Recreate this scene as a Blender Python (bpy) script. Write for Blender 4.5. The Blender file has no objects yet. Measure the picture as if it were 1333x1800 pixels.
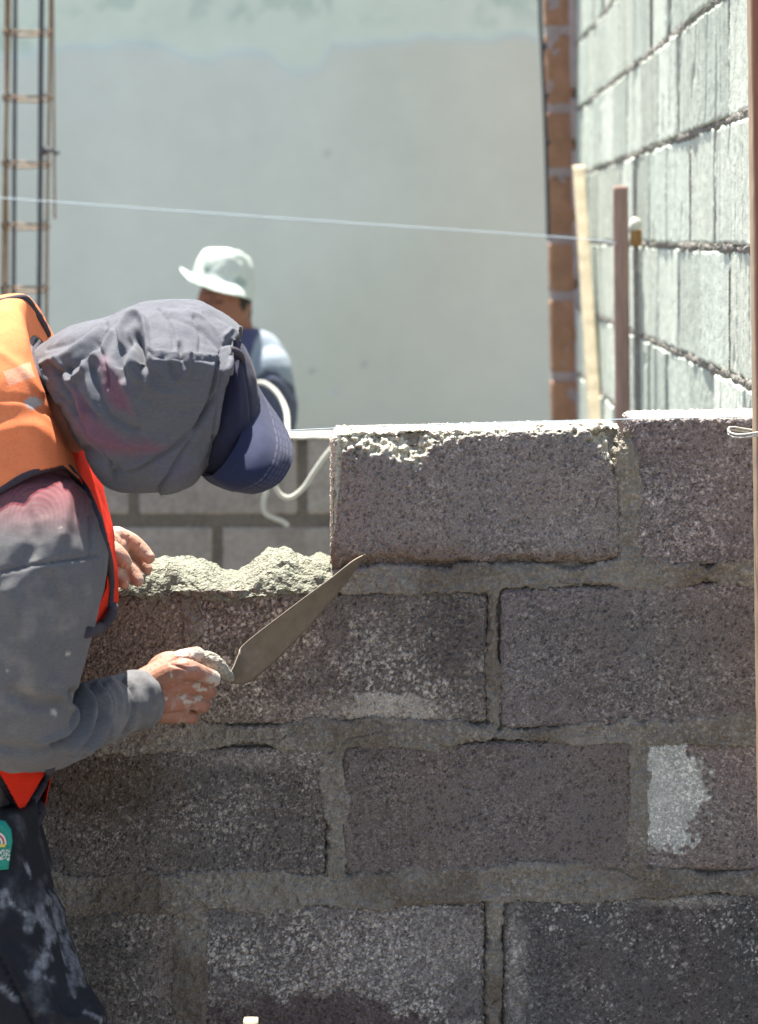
import bpy, math, random
import numpy as np
from mathutils import Vector, Matrix
from mathutils.bvhtree import BVHTree

random.seed(7)
S = bpy.context.scene
COL = S.collection

# ------------------------------------------------------------------ camera
F = 4550.0            # focal length in photo pixels (photo is 1333 x 1800)
ZC = 1.35             # camera height
cam_d = bpy.data.cameras.new('camera'); cam = bpy.data.objects.new('camera', cam_d); COL.objects.link(cam)
cam.location = (0, 0, ZC); cam.rotation_euler = (math.radians(90), 0, 0)
cam_d.sensor_fit = 'AUTO'; cam_d.sensor_width = 36; cam_d.lens = F * 36 / 1800
cam_d.shift_x = 0; cam_d.shift_y = -(900 - 413) / 1800.0
cam_d.clip_end = 500; cam_d.clip_start = 0.05
cam_d.dof.use_dof = True; cam_d.dof.focus_distance = 3.45; cam_d.dof.aperture_fstop = 6.8
S.camera = cam

# ------------------------------------------------------------------ light
SUN_DIR = Vector((-0.12, 0.26, 0.96)).normalized()      # towards the sun
w = bpy.data.worlds.new("World"); S.world = w; w.use_nodes = True
nt = w.node_tree; nt.nodes.clear()
wo = nt.nodes.new('ShaderNodeOutputWorld'); bg = nt.nodes.new('ShaderNodeBackground'); sky = nt.nodes.new('ShaderNodeTexSky')
sky.sky_type = 'NISHITA'; sky.sun_disc = False
sky.sun_elevation = math.asin(SUN_DIR.z); sky.sun_rotation = math.atan2(SUN_DIR.x, SUN_DIR.y)
sky.air_density = 1.0; sky.dust_density = 2.0; sky.ozone_density = 1.0
bg.inputs[1].default_value = 0.068
nt.links.new(sky.outputs[0], bg.inputs[0]); nt.links.new(bg.outputs[0], wo.inputs[0])
sd = bpy.data.lights.new('sun', 'SUN'); sd.energy = 5.0; sd.angle = math.radians(0.5); sd.color = (1.0, 0.95, 0.87)
sun = bpy.data.objects.new('sun', sd); COL.objects.link(sun)
sun.rotation_euler = SUN_DIR.to_track_quat('Z', 'Y').to_euler(); sun.location = (-2, 2, 6)
S.view_settings.view_transform = 'Standard'; S.view_settings.look = 'None'
S.view_settings.exposure = 1.62; S.view_settings.gamma = 1.0

# ------------------------------------------------------------------ helpers
def P(px, py, Y):
    return Vector(((px - 666) / F * Y, Y, ZC - (py - 413) / F * Y))
def Pn(a):
    a = np.asarray(a, float)
    return np.stack([(a[..., 0] - 666) / F * a[..., 2], a[..., 2], ZC - (a[..., 1] - 413) / F * a[..., 2]], -1)
def to_px(v):
    return 666 + v[:, 0] / v[:, 1] * F, 413 + (ZC - v[:, 2]) / v[:, 1] * F
def lin(c):
    c = np.asarray(c, float) / 255.0
    return np.where(c <= 0.04045, c / 12.92, ((c + 0.055) / 1.055) ** 2.4)
KS = 0.85                    # light reaching shaded surfaces: turns a tone read off the photo into a base colour
def alb(*c):
    return np.clip(lin(c) / KS, 0.0, 0.9)
def warm(c):
    c = np.asarray(c) * 1.62; g = c @ np.array([.3, .5, .2]); return (c * .6 + g[..., None] * .4) * np.array([1.0, 0.99, 0.93])

def hsh(ix, iy, iz, seed):
    h = (ix.astype(np.int64) * 374761393 + iy.astype(np.int64) * 668265263 + iz.astype(np.int64) * 2147483647 + seed * 1274126177) & 0xFFFFFFFF
    h = ((h ^ (h >> 13)) * 1274126177) & 0xFFFFFFFF
    h = ((h ^ (h >> 16)) * 2246822519) & 0xFFFFFFFF
    h = h ^ (h >> 15)
    return (h & 0xFFFFFF) / float(0x1000000)
def vnoise(p, scale, seed=0):
    q = np.asarray(p) * scale; i = np.floor(q).astype(np.int64); f = q - i; f = f * f * (3 - 2 * f)
    r = 0
    for dx in (0, 1):
        wx = f[:, 0] if dx else 1 - f[:, 0]
        for dy in (0, 1):
            wy = f[:, 1] if dy else 1 - f[:, 1]
            for dz in (0, 1):
                wz = f[:, 2] if dz else 1 - f[:, 2]
                r = r + wx * wy * wz * hsh(i[:, 0] + dx, i[:, 1] + dy, i[:, 2] + dz, seed)
    return r * 2 - 1
def fbm(p, scale, octs=4, seed=0, gain=0.5):
    r = 0; a = 1; t = 0
    for o in range(octs):
        r = r + a * vnoise(p, scale * 2.03 ** o, seed + o * 17); t += a; a *= gain
    return r / t
def worley(p, cell, seed=0):
    q = np.asarray(p) / cell; i = np.floor(q).astype(np.int64)
    best = np.full(len(q), 9.0); bid = np.zeros(len(q))
    for dx in (-1, 0, 1):
        for dy in (-1, 0, 1):
            for dz in (-1, 0, 1):
                jx, jy, jz = i[:, 0] + dx, i[:, 1] + dy, i[:, 2] + dz
                cx = jx + hsh(jx, jy, jz, seed); cy = jy + hsh(jx, jy, jz, seed + 1); cz = jz + hsh(jx, jy, jz, seed + 2)
                d = (q[:, 0] - cx) ** 2 + (q[:, 1] - cy) ** 2 + (q[:, 2] - cz) ** 2
                m = d < best
                best = np.where(m, d, best); bid = np.where(m, hsh(jx, jy, jz, seed + 3), bid)
    return np.sqrt(best), bid
def sst(a, b, x):
    t = np.clip((x - a) / (b - a), 0, 1); return t * t * (3 - 2 * t)

def mesh_np(name, v, quads, mat=None, parent=None, smooth=True, col=None, tris=None):
    me = bpy.data.meshes.new(name)
    v = np.asarray(v, np.float32)
    faces = []; 
    quads = np.asarray(quads, np.int32).reshape(-1, 4)
    nq = len(quads); nt_ = 0 if tris is None else len(tris)
    me.vertices.add(len(v)); me.vertices.foreach_set('co', v.ravel())
    li = quads.ravel(); st = np.arange(nq) * 4
    if nt_:
        tr = np.asarray(tris, np.int32).reshape(-1, 3); st = np.concatenate([st, nq * 4 + np.arange(nt_) * 3]); li = np.concatenate([li, tr.ravel()])
    me.loops.add(len(li)); me.loops.foreach_set('vertex_index', li.astype(np.int32))
    me.polygons.add(nq + nt_); me.polygons.foreach_set('loop_start', st.astype(np.int32))
    me.update(calc_edges=True); me.validate()
    me.polygons.foreach_set('use_smooth', np.full(len(me.polygons), smooth, bool))
    if col is not None:
        at = me.color_attributes.new('Col', 'FLOAT_COLOR', 'POINT')
        c = np.ones((len(v), 4), np.float32); c[:, :3] = col
        at.data.foreach_set('color', c.ravel())
    if mat: me.materials.append(mat)
    o = bpy.data.objects.new(name, me); COL.objects.link(o)
    if parent: o.parent = parent
    return o
def join_np(parts):
    vs, qs, n = [], [], 0
    for v, q in parts:
        vs.append(np.asarray(v)); qs.append(np.asarray(q) + n); n += len(v)
    return np.concatenate(vs), np.concatenate(qs)
def empty(name, loc=(0, 0, 0)):
    o = bpy.data.objects.new(name, None); COL.objects.link(o); o.empty_display_size = 0.1
    return o                                   # parts are modelled in world coordinates, so things stay at the origin
def tag(o, label=None, cat=None, group=None, kind=None):
    if label: o['label'] = label
    if cat: o['category'] = cat
    if group: o['group'] = group
    if kind: o['kind'] = kind
    return o

def new_mat(name, base=(0.5, 0.5, 0.5), rough=0.8, attr=False, nscale=None, namt=0.15, bscale=None, bamt=0.3, bdist=0.001,
            metal=0.0, sss=0.0, sheen=0.0, stretch=(1, 1, 1), wave=None, transl=0.0, spec=0.4, mult2=None, grain=None):
    m = bpy.data.materials.new(name); m.use_nodes = True; t = m.node_tree; N = t.nodes; L = t.links
    b = N['Principled BSDF']; b.inputs['Roughness'].default_value = rough; b.inputs['Metallic'].default_value = metal
    b.inputs['Specular IOR Level'].default_value = spec
    if sss: b.inputs['Subsurface Weight'].default_value = sss; b.inputs['Subsurface Radius'].default_value = (0.012, 0.005, 0.003); b.inputs['Subsurface Scale'].default_value = 1.0
    if sheen: b.inputs['Sheen Weight'].default_value = sheen
    tc = N.new('ShaderNodeTexCoord'); mp = N.new('ShaderNodeMapping'); mp.inputs['Scale'].default_value = stretch
    L.new(tc.outputs['Object'], mp.inputs['Vector'])
    if attr:
        a = N.new('ShaderNodeAttribute'); a.attribute_name = 'Col'; src = a.outputs['Color']
    else:
        r = N.new('ShaderNodeRGB'); r.outputs[0].default_value = (*base, 1); src = r.outputs[0]
    def mul(src, scale, amt, detail=4):
        n = N.new('ShaderNodeTexNoise'); n.inputs['Scale'].default_value = scale; n.inputs['Detail'].default_value = detail; n.inputs['Roughness'].default_value = 0.65
        L.new(mp.outputs[0], n.inputs['Vector'])
        mr = N.new('ShaderNodeMapRange'); mr.inputs['From Min'].default_value = 0.25; mr.inputs['From Max'].default_value = 0.75
        mr.inputs['To Min'].default_value = 1 - amt; mr.inputs['To Max'].default_value = 1 + amt
        L.new(n.outputs[0], mr.inputs['Value'])
        mx = N.new('ShaderNodeVectorMath'); mx.operation = 'SCALE'; L.new(src, mx.inputs[0]); L.new(mr.outputs[0], mx.inputs['Scale'])
        return mx.outputs[0]
    if nscale: src = mul(src, nscale, namt)
    if mult2: src = mul(src, *mult2)
    if wave:
        wv = N.new('ShaderNodeTexWave'); wv.inputs['Scale'].default_value = wave[0]; wv.inputs['Distortion'].default_value = wave[1]; wv.bands_direction = wave[3] if len(wave) > 3 else 'Z'
        L.new(mp.outputs[0], wv.inputs['Vector'])
        mr = N.new('ShaderNodeMapRange'); mr.inputs['To Min'].default_value = 1 - wave[2]; mr.inputs['To Max'].default_value = 1 + wave[2]
        L.new(wv.outputs[1], mr.inputs['Value'])
        mx = N.new('ShaderNodeVectorMath'); mx.operation = 'SCALE'; L.new(src, mx.inputs[0]); L.new(mr.outputs[0], mx.inputs['Scale']); src = mx.outputs[0]
    L.new(src, b.inputs['Base Color'])
    grain_h = None
    if grain:
        vo = N.new('ShaderNodeTexVoronoi'); vo.inputs['Scale'].default_value = grain[0]; vo.inputs['Randomness'].default_value = 1.0
        dn = N.new('ShaderNodeTexNoise'); dn.inputs['Scale'].default_value = grain[0] * .8; L.new(mp.outputs[0], dn.inputs['Vector'])
        ad = N.new('ShaderNodeVectorMath'); ad.operation = 'MULTIPLY_ADD'; L.new(dn.outputs['Color'], ad.inputs[0]); ad.inputs[1].default_value = (1.2 / grain[0],) * 3; L.new(mp.outputs[0], ad.inputs[2])
        L.new(ad.outputs[0], vo.inputs['Vector'])
        sp = N.new('ShaderNodeSeparateColor'); L.new(vo.outputs['Color'], sp.inputs[0])
        pw = N.new('ShaderNodeMath'); pw.operation = 'POWER'; pw.inputs[1].default_value = grain[2]; L.new(sp.outputs[0], pw.inputs[0])
        mr = N.new('ShaderNodeMapRange'); mr.inputs['To Min'].default_value = grain[1][0]; mr.inputs['To Max'].default_value = grain[1][1]; L.new(pw.outputs[0], mr.inputs['Value'])
        ln = N.new('ShaderNodeTexNoise'); ln.inputs['Scale'].default_value = 11; ln.inputs['Detail'].default_value = 3; L.new(mp.outputs[0], ln.inputs['Vector'])
        lr = N.new('ShaderNodeMapRange'); lr.inputs['From Min'].default_value = .38; lr.inputs['From Max'].default_value = .62; lr.inputs['To Min'].default_value = .12; lr.inputs['To Max'].default_value = 1.25; L.new(ln.outputs[0], lr.inputs['Value'])
        s1 = N.new('ShaderNodeMath'); s1.operation = 'SUBTRACT'; L.new(mr.outputs[0], s1.inputs[0]); s1.inputs[1].default_value = 1.0
        s2 = N.new('ShaderNodeMath'); s2.operation = 'MULTIPLY_ADD'; L.new(s1.outputs[0], s2.inputs[0]); L.new(lr.outputs[0], s2.inputs[1]); s2.inputs[2].default_value = 1.0
        mr = s2
        mx = N.new('ShaderNodeVectorMath'); mx.operation = 'SCALE'; L.new(src, mx.inputs[0]); L.new(mr.outputs[0], mx.inputs['Scale'])
        L.new(mx.outputs[0], b.inputs['Base Color']); grain_h = vo.outputs['Distance']
    if bscale:
        n = N.new('ShaderNodeTexNoise'); n.inputs['Scale'].default_value = bscale; n.inputs['Detail'].default_value = 5; L.new(mp.outputs[0], n.inputs['Vector'])
        bp = N.new('ShaderNodeBump'); bp.inputs['Strength'].default_value = bamt; bp.inputs['Distance'].default_value = bdist
        hsrc = n.outputs[0]
        if grain_h:
            sb = N.new('ShaderNodeMath'); sb.operation = 'SUBTRACT'; L.new(n.outputs[0], sb.inputs[0]); L.new(grain_h, sb.inputs[1]); hsrc = sb.outputs[0]
        L.new(hsrc, bp.inputs['Height']); L.new(bp.outputs[0], b.inputs['Normal'])
    if transl:
        tr = N.new('ShaderNodeBsdfTranslucent'); L.new(src, tr.inputs['Color']); ms = N.new('ShaderNodeMixShader'); ms.inputs[0].default_value = transl
        L.new(b.outputs[0], ms.inputs[1]); L.new(tr.outputs[0], ms.inputs[2]); L.new(ms.outputs[0], N['Material Output'].inputs['Surface'])
    return m

M = {}
M['block'] = new_mat('cinder_concrete', attr=True, rough=0.95, nscale=420, namt=0.42, grain=(330, (.82, 1.55), 3.0), bscale=520, bamt=0.9, bdist=0.0022, spec=0.15)
M['mortar'] = new_mat('mortar', attr=True, rough=0.95, nscale=260, namt=0.22, grain=(260, (.86, 1.35), 3.0), bscale=300, bamt=0.9, bdist=0.0030, spec=0.15)
M['plaster'] = new_mat('plaster', attr=True, rough=0.9, nscale=7, namt=0.035, bscale=60, bamt=0.25, bdist=0.002, spec=0.15)
M['paleblock'] = new_mat('pale_concrete', attr=True, rough=0.95, nscale=120, namt=0.1, bscale=260, bamt=0.6, bdist=0.002, spec=0.15)
M['clay'] = new_mat('clay_brick', base=tuple(alb(162, 124, 98)), rough=0.85, nscale=14, namt=0.25, bscale=150, bamt=0.4, bdist=0.002)
M['greymortar'] = new_mat('grey_mortar', base=tuple(alb(165, 152, 150)), rough=0.95, nscale=25, namt=0.2, bscale=90, bamt=0.8, bdist=0.004)
M['soil'] = new_mat('soil', base=(0.15, 0.135, 0.12), rough=1, nscale=6, namt=0.3, bscale=50, bamt=0.8, bdist=0.02)
M['rust'] = new_mat('rusty_steel', base=(0.30, 0.20, 0.12), rough=0.7, nscale=60, namt=0.4, metal=0.3)
M['darksteel'] = new_mat('dark_steel', base=(0.10, 0.10, 0.11), rough=0.55, nscale=60, namt=0.3, metal=0.4)
M['woodpale'] = new_mat('sunbleached_wood', base=(0.68, 0.58, 0.40), rough=0.8, nscale=9, namt=0.15, stretch=(8, 8, 1))
M['woodtan'] = new_mat('pine_board', attr=True, rough=0.8, nscale=14, namt=0.22, stretch=(10, 10, 0.8), bscale=60, bamt=0.3, bdist=0.001)
M['woodred'] = new_mat('reddish_board', base=(0.36, 0.24, 0.20), rough=0.8, nscale=12, namt=0.25, stretch=(6, 6, 0.8))
M['cordw'] = new_mat('white_cord', base=(0.55, 0.55, 0.48), rough=0.8, nscale=300, namt=0.1)
M['lineb'] = new_mat('blue_line', base=(0.42, 0.52, 0.60), rough=0.5)

# ------------------------------------------------------------------ generic shapes
def axis(a, b, res):
    n = max(2, int(round((b - a) / res)) + 1); return np.linspace(a, b, n)
def grid_quads(nu, nv, off=0):
    i = np.arange(nu - 1)[:, None] * nv + np.arange(nv - 1)[None, :]
    i = i.ravel() + off
    return np.stack([i, i + nv, i + nv + 1, i + 1], 1)
def box_grid(size, res, rad, coarse_back=True):
    """rounded box, local (u, d, z) centred in u and z, front face at d=0 facing -d; returns verts, normals, quads (welded)"""
    U, D, Z = size
    au, ad, az = axis(-U / 2, U / 2, res), axis(0, D, res * 1.5), axis(-Z / 2, Z / 2, res)
    parts = []; 
    def face(A, B, f, flip):
        a, b = np.meshgrid(A, B, indexing='ij'); v = f(a.ravel(), b.ravel()); q = grid_quads(len(A), len(B))
        if flip: q = q[:, ::-1]
        parts.append((v, q))
    bu, bz = (axis(-U / 2, U / 2, res * 6), axis(-Z / 2, Z / 2, res * 6)) if coarse_back else (au, az)
    face(au, az, lambda a, b: np.stack([a, a * 0, b], 1), False)
    face(bu, bz, lambda a, b: np.stack([a, a * 0 + D, b], 1), True)
    face(au, ad, lambda a, b: np.stack([a, b, a * 0 + Z / 2], 1), False)
    face(au, ad, lambda a, b: np.stack([a, b, a * 0 - Z / 2], 1), True)
    face(ad, az, lambda a, b: np.stack([a * 0 + U / 2, a, b], 1), False)
    face(ad, az, lambda a, b: np.stack([a * 0 - U / 2, a, b], 1), True)
    v, q = join_np(parts)
    k = np.round(v * 1e5).astype(np.int64); _, idx, inv = np.unique(k, axis=0, return_index=True, return_inverse=True)
    v = v[idx]; q = inv.reshape(-1)[q]
    lo = np.array([-U / 2 + rad, rad, -Z / 2 + rad]); hi = np.array([U / 2 - rad, D - rad, Z / 2 - rad])
    c = np.clip(v, lo, hi); n = v - c; ln = np.linalg.norm(n, axis=1, keepdims=True); n = n / np.maximum(ln, 1e-9)
    v = c + n * rad
    return v, n, q

def tube(pts, rad, seg=10, sub=1, caps=True, flat=None):
    """tube through points with per-point radius (Catmull-Rom), closed ends"""
    pts = [np.array(p, float) for p in pts]; rad = list(rad) if hasattr(rad, '__len__') else [rad] * len(pts)
    pts = np.array(pts); rad = np.array(rad, float)
    if sub > 1: pts, rad = cr(pts, sub), cr(rad[:, None], sub)[:, 0]
    n = len(pts); tan = np.gradient(pts, axis=0); tan /= np.maximum(np.linalg.norm(tan, axis=1, keepdims=True), 1e-9)
    ref = np.array([0, 1.0, 0]) if abs(tan[0][1]) < 0.9 else np.array([1.0, 0, 0])
    a = np.cross(tan[0], ref); a /= np.linalg.norm(a); vs = []
    th = np.linspace(0, 2 * math.pi, seg, endpoint=False)
    for i in range(n):
        a = a - tan[i] * a.dot(tan[i]); a /= np.linalg.norm(a); b = np.cross(tan[i], a)
        vs.append(pts[i] + rad[i] * (np.cos(th)[:, None] * a + np.sin(th)[:, None] * b))
    v = np.concatenate(vs); q = ring_quads(n, seg)
    if caps: v, q = cap(v, q, n, seg, pts[0] , pts[-1])
    return v, q
def ring_quads(n, seg):
    i = np.arange(n - 1)[:, None] * seg; j = np.arange(seg)[None, :]; k = (j + 1) % seg
    return np.stack([(i + j), (i + k), (i + seg + k), (i + seg + j)], -1).reshape(-1, 4)
def cap(v, q, n, seg, c0, c1):
    m = len(v); v = np.concatenate([v, [c0], [c1]]); ex = []
    for s in range(0, seg, 2):
        ex.append([m, (s + 2) % seg, s + 1, s]); b = (n - 1) * seg
        ex.append([m + 1, b + s, b + s + 1, b + (s + 2) % seg])
    return v, np.concatenate([q, np.array(ex)])
def cr(p, sub):
    p = np.asarray(p, float); n = len(p); out = []
    for i in range(n - 1):
        p0 = p[max(i - 1, 0)] if i > 0 else 2 * p[0] - p[1]; p1 = p[i]; p2 = p[i + 1]; p3 = p[i + 2] if i + 2 < n else 2 * p[-1] - p[-2]
        for k in range(sub):
            t = k / sub
            out.append(0.5 * ((2 * p1) + (-p0 + p2) * t + (2 * p0 - 5 * p1 + 4 * p2 - p3) * t * t + (-p0 + 3 * p1 - 3 * p2 + p3) * t ** 3))
    out.append(p[-1]); return np.array(out)
def capsule(pts, rad, seg=16, sub=5):
    """tube with rounded ends, for limbs and fingers"""
    pts = np.array([np.array(p, float) for p in pts]); rad = np.array(rad, float)
    P2, R2 = cr(pts, sub), cr(rad[:, None], sub)[:, 0]
    d0 = P2[0] - P2[1]; d0 /= np.linalg.norm(d0); d1 = P2[-1] - P2[-2]; d1 /= np.linalg.norm(d1)
    an = np.array([80, 60, 40, 20]) * math.pi / 180
    pre = [P2[0] + d0 * R2[0] * math.sin(a) for a in an]; rp = [R2[0] * math.cos(a) for a in an]
    post = [P2[-1] + d1 * R2[-1] * math.sin(a) for a in an[::-1]]; rq = [R2[-1] * math.cos(a) for a in an[::-1]]
    return tube(np.array(pre + list(P2) + post), np.array(rp + list(R2) + rq), seg)
def slice_loft(sl, seg=96, sub=12, power=2.0, caps=True):
    """sl: rows (x0,y0,x1,y1,Y,halfdepth[,n]) : one slice seen edge-on in the photo, its two silhouette ends, distance and half depth"""
    sl = cr(np.array(sl, float), sub); n = len(sl); th = np.linspace(0, 2 * math.pi, seg, endpoint=False); vs = []
    c, s = np.cos(th), np.sin(th)
    e = 2.0 / power; c = np.sign(c) * np.abs(c) ** e; s = np.sign(s) * np.abs(s) ** e
    for x0, y0, x1, y1, Y, hd in sl:
        a = np.array(P(x0, y0, Y)); b = np.array(P(x1, y1, Y)); m = (a + b) / 2; h = (a - b) / 2
        vs.append(m + c[:, None] * h + s[:, None] * np.array([0, -hd, 0]))
    v = np.concatenate(vs); q = ring_quads(n, seg)
    if caps: v, q = cap(v, q, n, seg, v[:seg].mean(0), v[(n - 1) * seg:n * seg].mean(0))
    return v, q
def ellipsoid(c, r, seg=24, rings=16, rot=None):
    ph = np.linspace(0.02, math.pi - 0.02, rings); th = np.linspace(0, 2 * math.pi, seg, endpoint=False)
    v = np.array([[math.sin(p) * math.cos(t), math.sin(p) * math.sin(t), math.cos(p)] for p in ph for t in th]) * np.array(r)
    q = ring_quads(rings, seg)
    v, q = cap(v, q, rings, seg, v[:seg].mean(0), v[-seg:].mean(0))
    q = q[:, ::-1]
    if rot is not None: v = v @ np.array(rot).T
    return v + np.array(c), q
def remesh(parts, voxel, smooth=4, fac=0.5):
    v, q = join_np(parts); o = mesh_np('remesh_tmp', v, q)
    md = o.modifiers.new('r', 'REMESH'); md.mode = 'VOXEL'; md.voxel_size = voxel; md.use_smooth_shade = True
    if smooth: ms = o.modifiers.new('s', 'SMOOTH'); ms.iterations = smooth; ms.factor = fac
    dg = bpy.context.evaluated_depsgraph_get(); ev = o.evaluated_get(dg); me = ev.to_mesh()
    n = len(me.vertices); co = np.empty(n * 3, np.float32); me.vertices.foreach_get('co', co)
    nn = np.empty(n * 3, np.float32); me.vertex_normals.foreach_get('vector', nn)
    li = np.empty(len(me.loops), np.int32); me.loops.foreach_get('vertex_index', li)
    quads = li.reshape(-1, 4) if len(li) == len(me.polygons) * 4 else np.array([[*p.vertices][:4] for p in me.polygons if len(p.vertices) == 4])
    ev.to_mesh_clear(); m0 = o.data; bpy.data.objects.remove(o); bpy.data.meshes.remove(m0)
    return co.reshape(-1, 3).astype(float), quads.copy(), nn.reshape(-1, 3).astype(float)
def vnormals(v, q):
    a, b, c, d = v[q[:, 0]], v[q[:, 1]], v[q[:, 2]], v[q[:, 3]]
    fn = np.cross(c - a, d - b); n = np.zeros_like(v)
    for k in range(4): np.add.at(n, q[:, k], fn)
    return n / np.maximum(np.linalg.norm(n, axis=1, keepdims=True), 1e-12)
def seg_dist(x, y, pl):
    """distance in photo px from points to a polyline"""
    best = np.full(len(x), 1e9)
    for (ax, ay), (bx, by) in zip(pl[:-1], pl[1:]):
        dx, dy = bx - ax, by - ay; t = np.clip(((x - ax) * dx + (y - ay) * dy) / (dx * dx + dy * dy + 1e-9), 0, 1)
        best = np.minimum(best, np.hypot(x - ax - t * dx, y - ay - t * dy))
    return best
def inside(x, y, poly):
    r = np.zeros(len(x), bool); n = len(poly)
    for i in range(n):
        (ax, ay), (bx, by) = poly[i], poly[(i + 1) % n]
        c = ((ay > y) != (by > y)); xx = (bx - ax) * (y - ay) / (by - ay + 1e-12) + ax
        r ^= c & (x < xx)
    return r
def folds(v, n, strokes, side=None):
    """press cloth folds into a garment: each stroke is (polyline, width px, height m)"""
    x, y = to_px(v); d = np.zeros(len(v)); m = np.ones(len(v)) if side is None else side(v, n)
    for pl, wd, amp in strokes:
        pl = [tuple(p) for p in cr(np.array(pl, float), 5)]
        d += amp * np.exp(-(seg_dist(x, y, pl) / wd) ** 2)
    return v + n * (d * m)[:, None]

# ------------------------------------------------------------------ ground
def ground():
    ax = np.concatenate([np.linspace(-60, -3, 12), np.linspace(-2.6, 2.6, 60), np.linspace(3, 60, 12)])
    ay = np.concatenate([np.linspace(-60, -1, 12), np.linspace(-0.5, 9, 90), np.linspace(10, 90, 12)])
    a, b = np.meshgrid(ax, ay, indexing='ij'); v = np.stack([a.ravel(), b.ravel(), a.ravel() * 0], 1)
    near = (np.abs(v[:, 0]) < 2.7) & (v[:, 1] > -0.6) & (v[:, 1] < 9.1)
    v[:, 2] = np.where(near, fbm(v, 1.5, 4, 5) * 0.03, 0) - 0.02
    o = mesh_np('ground', v, grid_quads(len(ax), len(ay)), M['soil']); tag(o, 'bare brown soil of the building site', 'ground', kind='structure')
ground()

# ------------------------------------------------------------------ front wall
YW = 3.5
def blk(x0, x1, yt0, yt1, yb0, yb1):
    """block from photo pixels: left/right, top edge left/right, bottom edge left/right"""
    a = P(x0, yt0, YW); b = P(x1, yt1, YW); c = P(x0, yb0, YW); d = P(x1, yb1, YW)
    return dict(cx=(a.x + b.x) / 2, U=b.x - a.x, cz=(a.z + b.z + c.z + d.z) / 4, H=((a.z - c.z) + (b.z - d.z)) / 2, sl=((b.z - a.z) + (d.z - c.z)) / 2 / (b.x - a.x))

def stone_tex(p, o, seed):
    """height (m) and colour of open-textured cinder concrete"""
    c0 = warm(np.array(o['base'])); w0 = p
    p = p + 0.0016 * np.stack([vnoise(p, 260, seed + 91), vnoise(p, 260, seed + 92), vnoise(p, 260, seed + 93)], 1) + 0.0009 * np.stack([vnoise(p, 620, seed + 94), vnoise(p, 620, seed + 95), vnoise(p, 620, seed + 96)], 1)
    low = fbm(p, 9, 3, seed + 5); mid = fbm(p, 45, 3, seed + 6)
    col = c0[None, :] * (1 + 0.10 * low + 0.10 * mid)[:, None]
    col = col * (1 + np.array([0.05, 0.0, -0.02])[None, :] * vnoise(p, 14, seed + 9)[:, None])
    F1, i1 = worley(p, o.get('c1', 0.0062), seed); st = (i1 < o.get('ps', 0.35)) * sst(0.62, 0.35, F1 + 0.12 * mid)
    F2, i2 = worley(p, o.get('c2', 0.0030), seed + 31)
    F3, i3 = worley(p, 0.0046, seed + 77)
    dens = np.clip(0.5 + 1.1 * fbm(p, 16, 3, seed + 50) + 0.5 * fbm(p, 90, 2, seed + 51), 0, 1)
    pit = (i3 < o.get('pp', 0.22)) * sst(0.65, 0.3, F3) * (.35 + .9 * hsh((i3 * 99991).astype(int), (i3 * 7).astype(int), (i3 * 3).astype(int), 8))
    h = 0.0013 * st * (0.5 + i1 / 0.35) + 0.0012 * (0.6 - F2) * o.get('grain', 1.0) - 0.0029 * pit * o.get('pit', 1.0) + 0.0006 * low + 0.0005 * mid
    tone = (0.8 + 0.5 * hsh((i1 * 9999).astype(int), (i1 * 77).astype(int), (i1 * 5).astype(int), 3))
    sp = warm(np.array(o.get('speck', c0 * 1.7)))
    k = (st * o.get('sa', 0.6) * dens)[:, None]; col = col * (1 - k) + sp[None, :] * tone[:, None] * k
    fine = ((i2 < o.get('pf', 0.25)) * sst(0.55, 0.3, F2) * o.get('fa', 0.5) * dens)[:, None]; col = col * (1 - fine) + sp[None, :] * 1.15 * fine
    fd = ((i2 > 0.84) * sst(0.55, 0.3, F2) * 0.5)[:, None]; col = col * (1 - fd * 1.0)
    return h, np.clip(col, 0.01, 0.9)

wall = empty('block_wall')
tag(wall, 'unfinished foreground wall of grey cinder blocks that the stooping worker is laying', 'wall')
B = {}
def sp_(r, g, b): return alb(r, g, b)
B['A'] = dict(g=blk(581, 1091, 764, 750, 1001, 992), base=alb(117, 107, 105), speck=alb(140, 130, 128), ps=.3, sa=.35, pf=.2, fa=.3, pp=.42, rad=.010, chip_lit_edge=1)
B['B'] = dict(g=blk(1113, 1625, 738, 724, 991, 988), base=alb(106, 95, 97), speck=alb(160, 150, 150), ps=.4, sa=.6, pf=.35, fa=.45, pp=.35, rad=.007)
B['C'] = dict(g=blk(-195, 326, 1046, 1046, 1282, 1282), base=alb(108, 96, 84), speck=alb(158, 146, 130), ps=.35, sa=.5, pf=.4, fa=.5, pp=.45, grain=1.4, rad=.010)
B['D'] = dict(g=blk(348, 856, 1044, 1036, 1272, 1272), base=alb(98, 88, 83), speck=alb(176, 166, 156), ps=.55, sa=.75, pf=.45, fa=.6, pp=.45, grain=1.5, rad=.010,
              patch=[(690, 1245, 75, 26, alb(178, 172, 160), .85), (600, 1255, 260, 26, alb(150, 140, 128), .45), (800, 1120, 60, 90, alb(80, 76, 75), .5)])
B['E'] = dict(g=blk(879, 1395, 1036, 1020, 1280, 1268), base=alb(94, 88, 87), speck=alb(150, 142, 140), ps=.25, sa=.5, pf=.45, fa=.45, pp=.3, rad=.009, edge=alb(142, 132, 130), ea=.55)
B['F'] = dict(g=blk(66, 572, 1318, 1314, 1546, 1538), base=alb(88, 82, 79), speck=alb(160, 150, 140), ps=.25, sa=.5, pf=.45, fa=.6, pp=.3, rad=.009,
              patch=[(480, 1330, 130, 22, alb(150, 142, 134), .5), (180, 1380, 130, 80, alb(84, 74, 62), .6)])
B['G'] = dict(g=blk(602, 1112, 1306, 1302, 1545, 1528), base=alb(100, 90, 88), speck=alb(112, 103, 100), ps=.2, sa=.3, pf=.15, fa=.3, pp=.35, rad=.010)
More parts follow.
